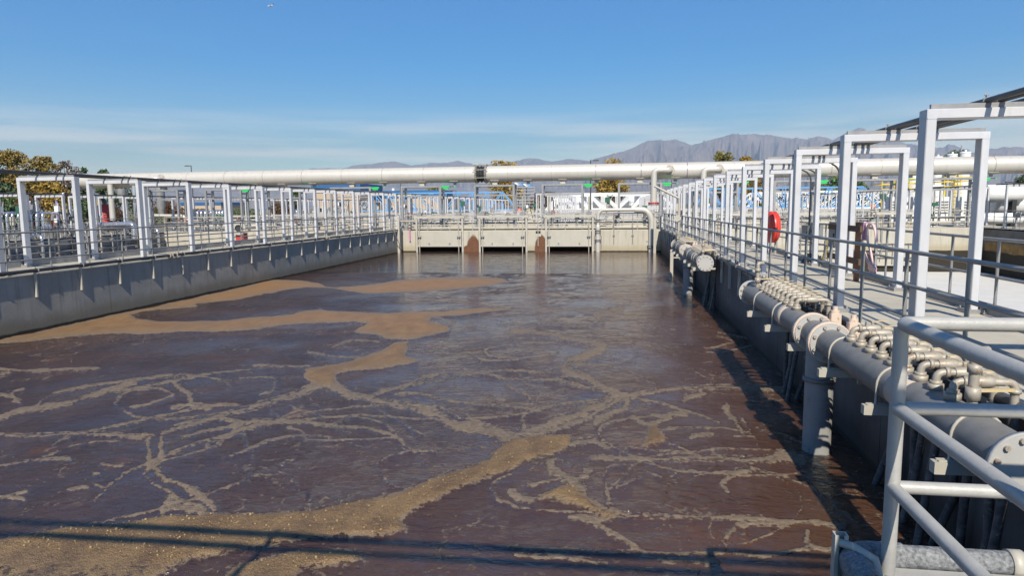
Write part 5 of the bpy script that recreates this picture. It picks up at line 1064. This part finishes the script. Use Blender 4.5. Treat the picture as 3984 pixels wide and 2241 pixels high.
for u, v0, v1, y, r, lbx in ((521, 722, 950, 46, .145, 'tall banded silver duct rising beside the portal frames'), (622, 730, 838, 62, .42, 'wide grey ribbed duct with conical foot'), (472, 735, 790, 60, .42, 'wide grey duct hanging behind the red tank'), (362, 720, 835, 48, .12, 'slim grey vent duct behind the second portal frame')):
    a = P(u, v0, y); b = P(u, v1, y); t = thing('vertical_duct', lbx, 'duct', b); part('shaft', MB().path([(a[0], y, b[2]), (a[0], y, b[2]+.5), (a[0], y, b[2]+.9), (a[0], y, a[2])], [r*.6, r*.75, r, r], 18), SILVER if r < .3 else GALV, t)
    rm = MB().ring((0, 0, 0), (0, 0, 1), r-.02, r+.012, .04, 18).mesh('seam', GALV)
    for k in range(1, 7): inst('seam', rm, t, (0, 0, .9+(a[2]-b[2]-.9)*k/7))
for i in range(20):
    y = 24+1.15*i; r_ = random.Random(i); xx = BX1+.12+.05*(i % 3)
    t = thing('wall_riser', 'riser pipe on the wall behind the silver pipes, '+ORD[i]+' from the near end', 'pipe', (xx, y, -.6), 'risers on the far side wall'); rr = r_.choice((.05, .07, .09))
    part('pipe', MB().path(rounded([(xx, y, -.7), (xx, y, DZ+r_.uniform(.1, .9)), (xx-.6, y+.1, DZ+r_.uniform(.1, .5))], .15, 4), rr, 8), r_.choice((SILVER, GALV, BLACK, HOSE, RAILL)), t)
    part('clamp', MB().box((xx-.05, y, .6), (.2, .22, .07)).box((xx-.05, y, 1.2), (.2, .22, .07)), GALV, t)
for z, lbx in ((1.1, 'upper dark cable pipe on the wall behind the silver pipes'), (.75, 'lower dark cable pipe on the wall behind the silver pipes')): single('cable_pipe', MB().tube((BX1+.06, 22, z), (BX1+.06, YC-.3, z), .045, 8), BLACK, lbx, 'pipe')
t = thing('red_tank', 'red cylindrical tank standing behind the left portal frames', 'tank', P(413, 872, 50)); a = P(413, 872, 50); b = P(413, 795, 50)
part('shell', MB().path([(a[0], 50, a[2]), (a[0], 50, b[2]-.08), (a[0], 50, b[2])], [.53, .53, .40], 24), REDP, t); part('rim', MB().ring((a[0], 50, b[2]-.1), (0, 0, 1), .5, .56, .05, 24), REDP, t); part('nozzle', MB().tube((a[0]+.2, 50, b[2]), (a[0]+.2, 50, b[2]+.35), .05, 8), GALV, t)
for u, v0, v1, y, lbx in ((120, 785, 830, 38, 'short purple standpipe with white cap by the silver pipes'), (226, 780, 858, 38, 'purple standpipe with white cap beside the grey elbow'), (255, 752, 862, 38, 'tallest purple standpipe with white cap')):
    a = P(u, v0, y); b = P(u, v1, y); t = thing('standpipe', lbx, 'standpipe', b); part('pipe', MB().tube((b[0], y, b[2]-.6), (b[0], y, a[2]), .055, 10), PURPLE, t); part('cap', MB().ring((b[0], y, a[2]), (0, 0, 1), .002, .068, .10, 10), WHITE, t)
a = P(228, 845, 39); single('elbow_pipe', MB().path([(a[0]+.42*math.cos(q), 39, a[2]-.18+.42*math.sin(q)) for q in np.linspace(math.pi, 0, 14)]+[(a[0]+.42, 39, a[2]-.8)], .16, 14), GALV, 'fat grey pipe bend behind the purple standpipes', 'pipe')
a = P(2348/2.576, 500+1000/2.576, 40); vm = thing('valve_mouth', 'round open pipe mouth with pale flange beside the left portal frames', 'pipe', P(2390/2.576, 930, 40)); a = P(2390/2.576, 500+1000/2.576, 40)
part('flange', MB().ring((a[0], 40, a[2]), (.35, -1, 0), .22, .42, .07, 24), RAILL, vm); part('bore', MB().tube((a[0], 40.03, a[2]), (a[0]-.2, 40.6, a[2]), .23, 20), DARK, vm); part('stand', MB().bb(a[0]-.25, a[0]+.25, 40.05, 40.6, DZ-1, a[2]-.3), REDP, vm)
# equipment scattered on the walkways: valve actuators, gear boxes, hose reels, pipe stubs
def actuator(label, x, y, z, k, group):
    r_ = random.Random(int(x*31+y*17)); t = thing('valve_actuator', label, 'actuator', (x, y, z), group)
    h = r_.uniform(.5, 1.0)
    part('stand', MB().tube((x, y, z), (x, y, z+h), .06, 8).box((x, y, z+.02), (.3, .3, .04)), GALV, t)
    part('body', MB().box((x, y, z+h+.13), (.30, .24, .26)).tube((x+.15, y, z+h+.13), (x+.38, y, z+h+.13), .09, 10), (DGREEN, GREYBOX, RAILL, GALV)[k % 4], t)
    part('hand_wheel', MB().path([(x+.17*math.cos(q), y-.16, z+h+.13+.17*math.sin(q)) for q in np.linspace(0, 2*math.pi, 15)[:-1]], .014, 6, closed=True).bar((x-.17, y-.16, z+h+.13), (x+.17, y-.16, z+h+.13), .015).tube((x, y-.16, z+h+.13), (x, y-.1, z+h+.13), .02, 6), (RAILL, REDP, DARK)[k % 3], t)
    part('conduit', MB().path(rounded([(x-.1, y+.1, z), (x-.1, y+.1, z+h*.7), (x-.1, y, z+h+.1)], .1, 4), .018, 6), CONDUIT, t)
k = 0
for (xa, xb, y, nn, q) in ((XL+.6, XR-.6, YC+1.5, 11, 'on the cross walkway behind the gates'), (RX1+.4, CX0-.5, YC+1.4, 10, 'on the cross walkway behind the drained basin'), (BX1+.3, AX0-.4, YC+1.2, 10, 'on the cross walkway of the silver pipe basin'), (BX0, AX0, Y2+1, 8, 'on the far end walkway at left'), (XL, CX0, Y2+1, 16, 'on the far end walkway')):
    for i in range(nn): k += 1; actuator('small valve actuator '+q+', '+ORD[i]+' across', xa+(xb-xa)*(i+.5)/nn+random.uniform(-.4, .4), y+random.uniform(-.15, .15), DZ, k, 'actuators '+q)
for (x, y0, y1, nn, q) in ((BX1-.5, 24, 46, 9, 'on the walkway of the red tank'), (CX0+.6, 32, 46, 5, 'on the walkway of the white vessels'), (AX0+.5, 52, 98, 12, 'on the rear left walkway'), (RX1-.5, 52, 98, 12, 'on the rear right walkway'), (-5.4, 53, 78, 8, 'on the middle walkway beyond the gates')):
    for i in range(nn): k += 1; actuator('small valve actuator '+q+', '+ORD[i]+' from the near end', x+random.uniform(-.2, .2), y0+(y1-y0)*(i+.5)/nn, DZ if x != -5.4 else GZ+.2, k, 'actuators '+q)
for (x0_, x1_, y0_, y1_, nn, q) in ((BX1+.5, AX0-.5, 49.2, 96, 34, 'beyond the silver pipe basin'), (XL+.5, XR-.5, 50, 96, 26, 'between the rear walkways'), (RX1+.5, CX0-.5, 49.2, 96, 26, 'beyond the drained basin'), (BX0+.2, BX1-.1, 25, 46, 12, 'on the walkway of the red tank')):
    for i in range(nn):
        r_ = random.Random(i*13+nn); x = r_.uniform(x0_, x1_); y = r_.uniform(y0_, y1_); h = r_.uniform(.9, 2.6); t = thing('instrument_post', 'thin instrument post with small box '+q, 'post', (x, y, DZ-.2), 'instrument posts '+q)
        part('pole', MB().tube((x, y, DZ-1.9), (x, y, DZ+h), r_.choice((.03, .045, .06)), 6), r_.choice((ALU, GALV, RAILL, BLACK)), t)
        part('box', MB().box((x, y-.08, DZ+h*r_.uniform(.5, .95)), (r_.uniform(.15, .4), .16, r_.uniform(.2, .5))), r_.choice((GREYBOX, WHITE, GALV, DGREEN, RAILL)), t)
        part('arm', MB().path([(x, y, DZ+h*.9), (x+r_.uniform(-.8, .8), y, DZ+h), (x+r_.uniform(-.9, .9), y, DZ+.2)], .022, 6), r_.choice((BLACK, RAILL, GALV)), t)
struct('middle_walkway', MB().bb(-6.6, -4.0, YC+2.3, Y2-.3, .9, 1.1), DECK)
# pipe racks behind the cross wall
for i, (z, y, r, m_, x0, x1, lbx) in enumerate(((1.95, YC+2.6, .07, RAILL, XL, XR, 'pale pipe along the rear of the gate channel'), (2.2, YC+2.9, .05, GALV, XL, XR, 'thin grey pipe along the rear of the gate channel'), (1.8, YC+1.7, .09, STEEL, RX1, CX0, 'steel pipe along the walkway behind the drained basin'), (2.1, YC+1.75, .05, BLACK, RX1, CX0, 'black pipe along the walkway behind the drained basin'), (1.9, YC+1.6, .10, STEEL, BX1, AX0, 'steel pipe along the cross walkway of the silver pipe basin'), (2.3, YC+1.7, .05, RAILL, BX1, AX0, 'thin pale pipe along the cross walkway of the silver pipe basin'))):
    t = thing('pipe_run', lbx, 'pipe', (x0, y, z)); part('pipe', MB().tube((x0, y, z), (x1, y, z), r, 10), m_, t); sm_ = MB().bb(-.03, .03, -.04, .04, -(z-DZ)+.01, -r).mesh('support', GALV); fm_ = MB().ring((0, 0, 0), (1, 0, 0), r-.01, r+.05, .05, 12).mesh('flange', VALVE)
    for j in range(1, 7): inst('support', sm_, t, ((x1-x0)*j/7, 0, 0)); inst('flange', fm_, t, ((x1-x0)*(j-.45)/7, 0, 0))
# truss bridges over the clarifiers
def truss(label, x0, x1, y, z0, z1, n, m, s=.16, wid=1.6, slope=True, girder=True, group=None):
    t = thing('truss_bridge', label, 'truss bridge', (x0, y, GZ), group); dx = (x1-x0)/n
    for yy in (y, y+wid):
        part('bottom_chord', MB().bar((x0, yy, z0), (x1, yy, z0), s, s*1.2), m, t); part('top_chord', MB().bar((x0+(dx if slope else 0), yy, z1), (x1-(dx if slope else 0), yy, z1), s, s*1.1), m, t)
        for i in range(n):
            a = x0+i*dx; b = a+dx
            if slope and i == 0: p, q = (a, z0), (b, z1)
            elif slope and i == n-1: p, q = (a, z1), (b, z0)
            else: p, q = ((a, z1), (b, z0)) if i < n/2 else ((a, z0), (b, z1))
            part('diagonal', MB().bar((p[0], yy, p[1]), (q[0], yy, q[1]), s*.75, s*.75), m, t)
            if 0 < i: part('upright', MB().bar((a, yy, z0), (a, yy, z1), s*.75, s*.75), m, t)
    if girder: part('walkway_girder', MB().bb(x0, x1, y+.1, y+wid-.1, z0-.10, z0+.02), GALV, t)
    for xx in (x0+.3, x1-.3): part('pier_leg', MB().bb(xx-.25, xx+.25, y, y+wid, GZ, z0-.11), CONC_C, t)
    return t
def tz(v, u, y): return P(u, v, y)[2]
ux = lambda u, y: P(u, 800, y)[0]
truss('bright blue truss bridge in front of the blue roofed hall', ux(1400, 112), ux(2010, 112), 112, tz(818, 1700, 112), tz(750, 1700, 112), 11, BLUE, .18)
truss('bright blue truss bridge seen past the lifebuoy and deck frames', ux(2700, 105), ux(3420, 105), 105, tz(806, 3000, 105), tz(731, 3000, 105), 12, BLUE, .18)
for i in range(6): truss('white lattice truss bridge behind the lifting frames, '+ORD[i]+' from the stained end wall', ux(2120, 108)-.35*i, ux(2620, 108)+.6*i, 108+6.*i, tz(814, 2300, 108), tz(752, 2300, 108), 9, WHITE, .13, group='white truss bridges')
for i in range(3): truss('white truss bridge past the lifebuoy, '+ORD[i]+' behind the blue bridge', ux(2900, 118)-.3*i, ux(3560, 118), 118+5*i, tz(812, 3100, 118), tz(745, 3100, 118), 8, WHITE, .17, group='white truss bridges past the lifebuoy')
struct('clarifier_apron', MB().bb(-45, 48, 106.5, 150, .9, 1.25), CONC_C)
for x0_, x1_, y_, z_, lbx in ((-22, -14, 104, 2.5, 'white girder with pale blue side in front of the blue bridge'), (14, 24, 103.6, 2.3, 'pale blue girder below the blue bridge past the lifebuoy')):
    t = thing('girder', lbx, 'girder', (x0_, y_, GZ)); part('beam', MB().bb(x0_, x1_, y_, y_+.4, z_-.5, z_), WHITE, t); part('stripe', MB().bb(x0_, x1_, y_-.02, y_, z_-.35, z_-.15), BLUE, t)
    for xx in (x0_+.4, x1_-.4): part('leg', MB().bb(xx-.2, xx+.2, y_+.05, y_+.35, GZ, z_-.5), CONC_C, t)
# buildings
def hall(label, u0, u1, vt, vm, y, dep, dark=None):
    a = P(u0, vt, y); b = P(u1, vm, y); t = thing('building', label, 'building', (a[0], y, GZ)); x0, x1, z1, z0 = a[0], b[0], a[2], b[2]
    part('wall', MB().bb(x0+.2, x1-.2, y+.2, y+dep, GZ-.2, z0+.3), BEIGE, t)
    f = part('roof_fascia', MB().bb(x0, x1, y, y+dep+.2, z0, z1), RBLUE, t); rb = MB().bb(-.03, .03, -.06, -.001, 0, z1-z0).mesh('seam_rib', RBLUE); n_ = int((x1-x0)/.6)
    for i in range(1, n_): inst('seam_rib', rb, f, ((x1-x0)*i/n_, 0, z0-GZ))
    for i in range(2):
        d_ = part('door', MB().bb(x0+(x1-x0)*(.3+.35*i)-.5, x0+(x1-x0)*(.3+.35*i)+.5, y+.17, y+.199, GZ, GZ+2.2), GREYBOX, t)
        w_ = part('window', MB().bb(x0+(x1-x0)*(.15+.35*i)-.6, x0+(x1-x0)*(.15+.35*i)+.6, y+.16, y+.199, GZ+1.4, GZ+2.5), WHITE, t); part('pane', MB().bb(x0+(x1-x0)*(.15+.35*i)-.5, x0+(x1-x0)*(.15+.35*i)+.5, y+.15, y+.159, GZ+1.5, GZ+2.4), GLASS, w_)
    part('roof_vent', MB().tube((x0+2, y+2, z1), (x0+2, y+2, z1+.6), .35, 10), WHITE, f); return t
hall('beige block shed with tall blue ribbed roof band under the big pipe', 1210, 1402, 716, 746, 140, 14)
hall('low beige hall with deep blue roof behind the blue truss', 1486, 1712, 742, 767, 150, 12)
hall('distant low hall with blue roof left of the portal rows', 700, 860, 788, 797, 240, 20)
hall('distant pale hall beyond the orange clad worker', 3450, 3640, 772, 783, 260, 20)
# stair tower, blue canopy
tw = thing('stair_tower', 'grey stair tower with platforms and zigzag blue canopy beside the golden tree', 'tower', P(2040, 830, 125)); x0, x1 = ux(2010, 125), ux(2075, 125)
zl = [tz(v, 2040, 125) for v in (800, 775, 750)]
for xx in (x0, (x0+x1)/2, x1):
    for yy in (125, 127.5): part('column', MB().bar((xx, yy, GZ), (xx, yy, zl[-1]+1.1), .16), GALV, tw)
for z in zl: part('platform', MB().bb(x0-.2, x1+.2, 124.8, 127.7, z-.12, z), GALV, tw); part('guard_rail', MB().tube((x0-.2, 124.8, z+1.0), (x1+.2, 124.8, z+1.0), .05, 6).tube((x0-.2, 124.8, z+.5), (x1+.2, 124.8, z+.5), .05, 6), RAILL, tw)
for i in range(3): part('stair_flight', MB().bar((x0, 125.3, (GZ, zl[0], zl[1])[i]), (x1, 125.3, zl[i]), .5, .12), GALV, tw)
for i in range(4): xx = x0-.4+i*.8; part('canopy_fold', MB().prism([(xx, 124.8, zl[-1]+1.3+.5-.12*i), (xx+.4, 124.8, zl[-1]+1.9-.12*i), (xx+.8, 124.8, zl[-1]+1.3-.12*i)], (0, 3, 0)), (WHITE, BLUE)[i % 2], tw)
# lamp posts
def lamp(label, u, vtop, vbot, y, arm=1):
    a = P(u, vtop, y); t = thing('lamp_post', label, 'lamp post', (a[0], y, GZ)); part('pole', MB().path([(a[0], y, GZ), (a[0], y, a[2])], [.11, .07], 8), CONDUIT, t); part('arm', MB().bar((a[0], y, a[2]-.05), (a[0]+arm*.55, y, a[2]-.05), .07), CONDUIT, t); part('lamp_head', MB().box((a[0]+arm*.75, y, a[2]-.07), (.7, .35, .14)), CONDUIT, t)
lamp('tall dark lamp post standing by the bright golden tree', 2298, 622, 860, 95); lamp('dark lamp post rising above the pipe near its silver duct end', 743, 643, 800, 110, -1); lamp('slim dark lamp post behind the blue roofed hall', 1557, 700, 800, 150); lamp('small dark lamp post in front of the blue truss', 1774, 740, 800, 130, -1); lamp('dark lamp post behind the large downpipe', 2613, 700, 800, 130)
lamp('dark lamp post at the drained basin corner under the pipe bend', 3950, 706, 800, 95, -1)
# power pylons
def pylon(label, u, vtop, y):
    a = P(u, vtop, y); t = thing('power_pylon', label, 'pylon', (a[0], y, GZ)); h = a[2]-GZ; mb = MB()
    for sx in (-1, 1):
        for sy in (-1, 1): mb.bar((a[0]+sx*h*.09, y+sy*h*.09, GZ), (a[0], y, a[2]), h*.012)
    for k in range(6):
        z = GZ+h*k/7; w0 = h*.09*(1-k/7); z1_ = GZ+h*(k+1)/7; w1_ = h*.09*(1-(k+1)/7)
        mb.bar((a[0]-w0, y-w0, z), (a[0]+w1_, y-w1_, z1_), h*.008).bar((a[0]+w0, y-w0, z), (a[0]-w1_, y-w1_, z1_), h*.008)
    part('mast', mb, GALV, t)
    for q in (.70, .84): part('crossarm', MB().bar((a[0]-h*.2, y, GZ+h*q), (a[0]+h*.2, y, GZ+h*q), h*.014), GALV, t)
pylon('lattice power pylon behind the white tanks', 3742, 565, 600); pylon('lattice power pylon seen between the deck frames', 3052, 690, 700); pylon('far lattice power pylon over the left foothills', 972, 735, 900)
# yellow platforms with white tanks on the right
yt = 74
def vtank(label, u, wpx, vtop, y, m=WHITE):
    a = P(u, vtop, y); r = wpx/F*y/2; t = thing('white_tank', label, 'tank', (a[0], y, GZ)); part('shell', MB().tube((a[0], y, GZ), (a[0], y, a[2]-.2), r, 28), m, t); part('roof', MB().path([(a[0], y, a[2]-.2), (a[0], y, a[2]-.02), (a[0], y, a[2])], [r+.05, r*.96, r*.5], 28), m, t); part('roof_nozzle', MB().tube((a[0], y, a[2]), (a[0], y, a[2]+.3), .15, 10), m, t)
    return a[0], r
vtank('white vertical tank with dark side nearest the ribbed gates', 3560, 60, 672, 80); vtank('tall white tank behind the yellow ladder', 3735, 66, 690, 78)
vtank('white tank top showing above the pipe by the pine', 3706, 32, 598, 120); vtank('taller white tank top showing above the pipe', 3757, 34, 590, 120); vtank('low white tank top just over the pipe by the frame post', 3650, 30, 608, 118)
vtank('white vertical tank between the yellow platforms', 3640, 60, 720, 82); vtank('white tank with a yellow rail beside the vessels', 3800, 46, 700, 90)
def ybox(label, u0, u1, vt, vf, y, dep):
    a = P(u0, vt, y); b = P(u1, vf, y); t = thing('yellow_platform', label, 'platform', (a[0], y, GZ)); x0, x1, z1, z0 = a[0], b[0], a[2], b[2]
    part('floor', MB().bb(x0, x1, y, y+dep, z0-.12, z0), YELLOW, t)
    for q in (1., .55): zz = z0+(z1-z0)*q; part('rail', MB().tube((x0, y, zz), (x1, y, zz), .045, 6).tube((x0, y+dep, zz), (x1, y+dep, zz), .045, 6).tube((x0, y, zz), (x0, y+dep, zz), .045, 6).tube((x1, y, zz), (x1, y+dep, zz), .045, 6), YELLOW, t)
    n_ = max(2, int((x1-x0)/1.1))
    for i in range(n_+1): part('post', MB().bar((x0+(x1-x0)*i/n_, y, z0), (x0+(x1-x0)*i/n_, y, z1), .07), YELLOW, t)
    for xx in (x0+.1, x1-.1): part('column', MB().bar((xx, y+.1, GZ), (xx, y+.1, z0-.12), .14), YELLOW, t)
    return x0, x1, z0
ybox('yellow railed platform beside the white tank nearest the ribbed gates', 3432, 3530, 700, 733, yt, 3); ybox('yellow railed platform between the tanks', 3540, 3610, 696, 730, yt+.5, 3); x0, x1, z0 = ybox('highest yellow railed platform with the caged ladder', 3675, 3778, 690, 722, yt, 3.4)
ld = thing('ladder', 'yellow caged ladder against the tall white tank', 'ladder', (P(3715, 800, yt)[0], yt-.3, GZ)); xl_ = P(3715, 800, yt)[0]
for sx in (-.25, .25): part('stile', MB().bar((xl_+sx, yt-.3, GZ), (xl_+sx, yt-.3, z0+1.1), .06), YELLOW, ld)
for i in range(16): part('rung', MB().tube((xl_-.25, yt-.3, GZ+.3+.3*i), (xl_+.25, yt-.3, GZ+.3+.3*i), .025, 6), YELLOW, ld)
for i in range(5): part('cage_hoop', MB().path([(xl_+.4*math.cos(q), yt-.3-.5*math.sin(q), GZ+1.6+.75*i) for q in np.linspace(0, math.pi, 9)], .03, 6), YELLOW, ld)
st2 = thing('ladder', 'yellow ladder beside the platform nearest the ribbed gates', 'ladder', (P(3470, 800, yt)[0], yt-.3, GZ)); xl_ = P(3470, 800, yt)[0]
for sx in (-.25, .25): part('stile', MB().bar((xl_+sx, yt-.3, GZ), (xl_+sx, yt-.3, 5.4), .06), YELLOW, st2)
for i in range(14): part('rung', MB().tube((xl_-.25, yt-.3, GZ+.3+.3*i), (xl_+.25, yt-.3, GZ+.3+.3*i), .025, 6), YELLOW, st2)
st2 = thing('ladder', 'yellow ladder in the left plant beside the red tank', 'ladder', P(378, 880, 52)); a = P(378, 880, 52); b = P(378, 778, 52)
for sx in (-.2, .2): part('stile', MB().bar((a[0]+sx, 52, GZ), (a[0]+sx, 52, b[2]), .06), YELLOW, st2)
for i in range(9): part('rung', MB().tube((a[0]-.2, 52, GZ+.4+.3*i), (a[0]+.2, 52, GZ+.4+.3*i), .025, 6), YELLOW, st2)
# horizontal white vessels and white cabinets
for u, v, wpx, y, ln_, lbx in ((3885, 752, 62, 56, 3., 'horizontal white vessel on dark saddles behind the shaded frames'), (3968, 790, 90, 57, 3.5, 'larger horizontal white vessel under the pipe bend'), (3880, 850, 40, 54, 3, 'low white clad duct below the horizontal vessels')):
    a = P(u, v, y); r = wpx/F*y/2; t = thing('white_vessel', lbx, 'vessel', (a[0], y, a[2]-r)); part('shell', MB().path([(a[0]-ln_/2-.15, y, a[2]), (a[0]-ln_/2, y, a[2]), (a[0]+ln_/2, y, a[2]), (a[0]+ln_/2+.15, y, a[2])], [r*.6, r, r, r*.6], 22), WHITE, t)
    for sx in (-.3, .3): part('saddle', MB().bb(a[0]+sx*ln_-.15, a[0]+sx*ln_+.15, y-r*.7, y+r*.7, GZ, a[2]-r*.75), DARK, t)
for i, u in enumerate((3590, 3665, 3780, 3500)):
    a = P(u, 765, 60); t = thing('white_cabinet', ('white louvred cabinet nearest the ladder', 'white louvred cabinet between the deck posts', 'white cabinet beside the vessels', 'white cabinet behind the middle ribbed gate')[i], 'cabinet', (a[0], 60, GZ)); part('box', MB().bb(a[0]-.7, a[0]+.7, 60, 61, GZ, a[2]), WHITE, t)
    for k_ in range(5): part('louvre', MB().bar((a[0]-.5, 59.97, a[2]-.4-.22*k_), (a[0]+.5, 59.97, a[2]-.4-.22*k_), .06, .08), GREYBOX, t)
# worker in an orange vest by the right truss bridge
wy = 98.; wp = P(3395, 815, wy); wz = DZ
pw = thing('person', 'worker in an orange high-visibility vest and dark trousers standing by the blue truss', 'person', (wp[0], wy, wz))
def skin(name, pts, edges, rad, m, parent):
    me = bpy.data.meshes.new(name); me.from_pydata(pts, edges, []); o = bpy.data.objects.new(name, me); col.objects.link(o); o.parent = parent; me.materials.append(m)
    md = o.modifiers.new('skin', 'SKIN'); 
    for i, r in enumerate(rad): me.skin_vertices[0].data[i].radius = (r, r)
    me.skin_vertices[0].data[0].use_root = True; sb = o.modifiers.new('sub', 'SUBSURF'); sb.levels = 1; sb.render_levels = 1; return o
pts = [(0, 0, .95), (0, 0, 1.2), (0, 0, 1.42), (0, 0, 1.52), (0, -.01, 1.64), (0, -.01, 1.74), (.19, 0, 1.40), (.25, -.03, 1.15), (.22, -.16, .95), (-.19, 0, 1.40), (-.25, -.02, 1.15), (-.23, -.1, .92), (.1, 0, .88), (.11, -.03, .48), (.11, .0, .08), (.12, -.14, .04), (-.1, 0, .88), (-.11, .0, .48), (-.11, .03, .08), (-.12, -.1, .04)]
ed = [(0, 1), (1, 2), (2, 3), (3, 4), (4, 5), (2, 6), (6, 7), (7, 8), (2, 9), (9, 10), (10, 11), (0, 12), (12, 13), (13, 14), (14, 15), (0, 16), (16, 17), (17, 18), (18, 19)]
rad = [.15, .15, .15, .06, .09, .08, .07, .05, .04, .07, .05, .04, .10, .07, .05, .045, .10, .07, .05, .045]
CLO = mat('dark_trousers', (.03, .035, .05), None, .8)
bm2 = bpy.data.materials.new('worker_clothes'); bm2.use_nodes = True; t_ = bm2.node_tree; b_ = t_.nodes['Principled BSDF']; tcx = N(t_, 'ShaderNodeTexCoord'); sx_ = N(t_, 'ShaderNodeSeparateXYZ'); L(t_, tcx.outputs['Object'], sx_.inputs[0])
cr = N(t_, 'ShaderNodeValToRGB'); cr.color_ramp.interpolation = 'CONSTANT'; dv_ = N(t_, 'ShaderNodeMath', operation='DIVIDE'); L(t_, sx_.outputs['Z'], dv_.inputs[0]); dv_.inputs[1].default_value = 1.9; L(t_, dv_.outputs[0], cr.inputs[0])
els = cr.color_ramp.elements; els[0].position = 0; els[0].color = (.03, .035, .05, 1); els[1].position = .48; els[1].color = (.9, .25, .03, 1)
for p_, c_ in ((.80, (.42, .25, .17, 1)), (.60, (.75, .75, .6, 1)), (.63, (.9, .25, .03, 1))): e_ = els.new(p_); e_.color = c_
L(t_, cr.outputs[0], b_.inputs['Base Color'])
skin('body', pts, ed, rad, bm2, pw)
part('hard_hat', MB().sphere((0, -.01, 1.77), .125, 12, 8, (1, 1.15, .75)).ring((0, -.04, 1.76), (0, 0, 1), .08, .16, .02, 14), WHITE, pw, world=False)
# far red life ring box, bins
lb2 = thing('life_ring_box', 'small red life ring box on the far railing under the expansion joint', 'life ring box', P(2020, 835, 99)); a = P(2020, 822, 99); part('case', revolve(a, (0, -1, 0), [(.38, 0), (.42, .06), (.36, .16), (.1, .18)], 20, 1.1), RED, lb2); part('bracket', MB().bar((a[0], 99.1, DZ), (a[0], 99.1, a[2]), .08), GALV, lb2)
for u, m_, lbx in ((2050, YELLOW, 'yellow waste bin by the stair tower'), (2066, YELLOW, 'second yellow waste bin by the stair tower'), (2085, DGREEN, 'green waste container beneath the white trusses')):
    a = P(u, 815, 104); t = thing('bin', lbx, 'bin', (a[0], 104, DZ)); part('body', MB().bb(a[0]-.28, a[0]+.28, 104, 104.6, DZ, DZ+1.1), m_, t); part('lid', MB().bb(a[0]-.31, a[0]+.31, 103.95, 104.65, DZ+1.101, DZ+1.2), m_, t)
# aircraft and its neighbour's contrail
pp = Vector(P(1052, 20, 1500)); ac = thing('airplane', 'small white airliner with a dark tail high over the plant', 'airplane', pp); ad = Vector((-1, .15, -.06)).normalized(); sl_ = 4.2
part('fuselage', MB().path([tuple(pp+ad*q) for q in (-8, -6.5, -2, 4, 7, 8)], [.2, .8, 1.1, 1.1, .8, .15], 12), WHITE, ac)
part('wing', MB().prism([tuple(pp+ad*2.5), tuple(pp+Vector((2.8, 9, .5))), tuple(pp+Vector((4, 9, .5))), tuple(pp-ad*1.5)], (0, 0, .25)), WHITE, ac); part('wing', MB().prism([tuple(pp+ad*2.5), tuple(pp+Vector((2.8, -9, .5))), tuple(pp+Vector((4, -9, .5))), tuple(pp-ad*1.5)], (0, 0, .25)), WHITE, ac)
part('tail_fin', MB().prism([tuple(pp-ad*5.2+Vector((0, 0, .5))), tuple(pp-ad*8+Vector((0, 0, .5))), tuple(pp-ad*9+Vector((0, 0, 3.6))), tuple(pp-ad*7.6+Vector((0, 0, 3.6)))], (0, .25, 0)), mat('tail_purple', (.05, .03, .12), None, .4), ac)
part('tailplane', MB().prism([tuple(pp-ad*6), tuple(pp-ad*7.6+Vector((0, -3.2, .3))), tuple(pp-ad*8.3+Vector((0, -3.2, .3))), tuple(pp-ad*7.6)], (0, 0, .2)), WHITE, ac)
for sy in (-3, 3): part('engine', MB().tube(tuple(pp+ad*1.8+Vector((0, sy, -.8))), tuple(pp-ad*.6+Vector((0, sy, -.8))), .6, 10), WHITE, ac)


# ================================================================== AIR
hz = MB(); hz.bb(-31500, 31500, -3500, 31500, -26, 3100)
hm_ = bpy.data.materials.new('valley_haze'); hm_.use_nodes = True; t_ = hm_.node_tree
for n_ in list(t_.nodes):
    if n_.type != 'OUTPUT_MATERIAL': t_.nodes.remove(n_)
pv = N(t_, 'ShaderNodeVolumePrincipled'); pv.inputs['Color'].default_value = (.56, .72, 1.0, 1); pv.inputs['Density'].default_value = 5.0e-5; pv.inputs['Absorption Color'].default_value = (.32, .50, 1, 1); pv.inputs['Anisotropy'].default_value = .1
L(t_, pv.outputs[0], t_.nodes['Material Output'].inputs['Volume'])
o = bpy.data.objects.new('haze', hz.mesh('haze', hm_)); col.objects.link(o); o['kind'] = 'stuff'; o['label'] = 'pale blue haze hanging over the valley'; o['category'] = 'haze'
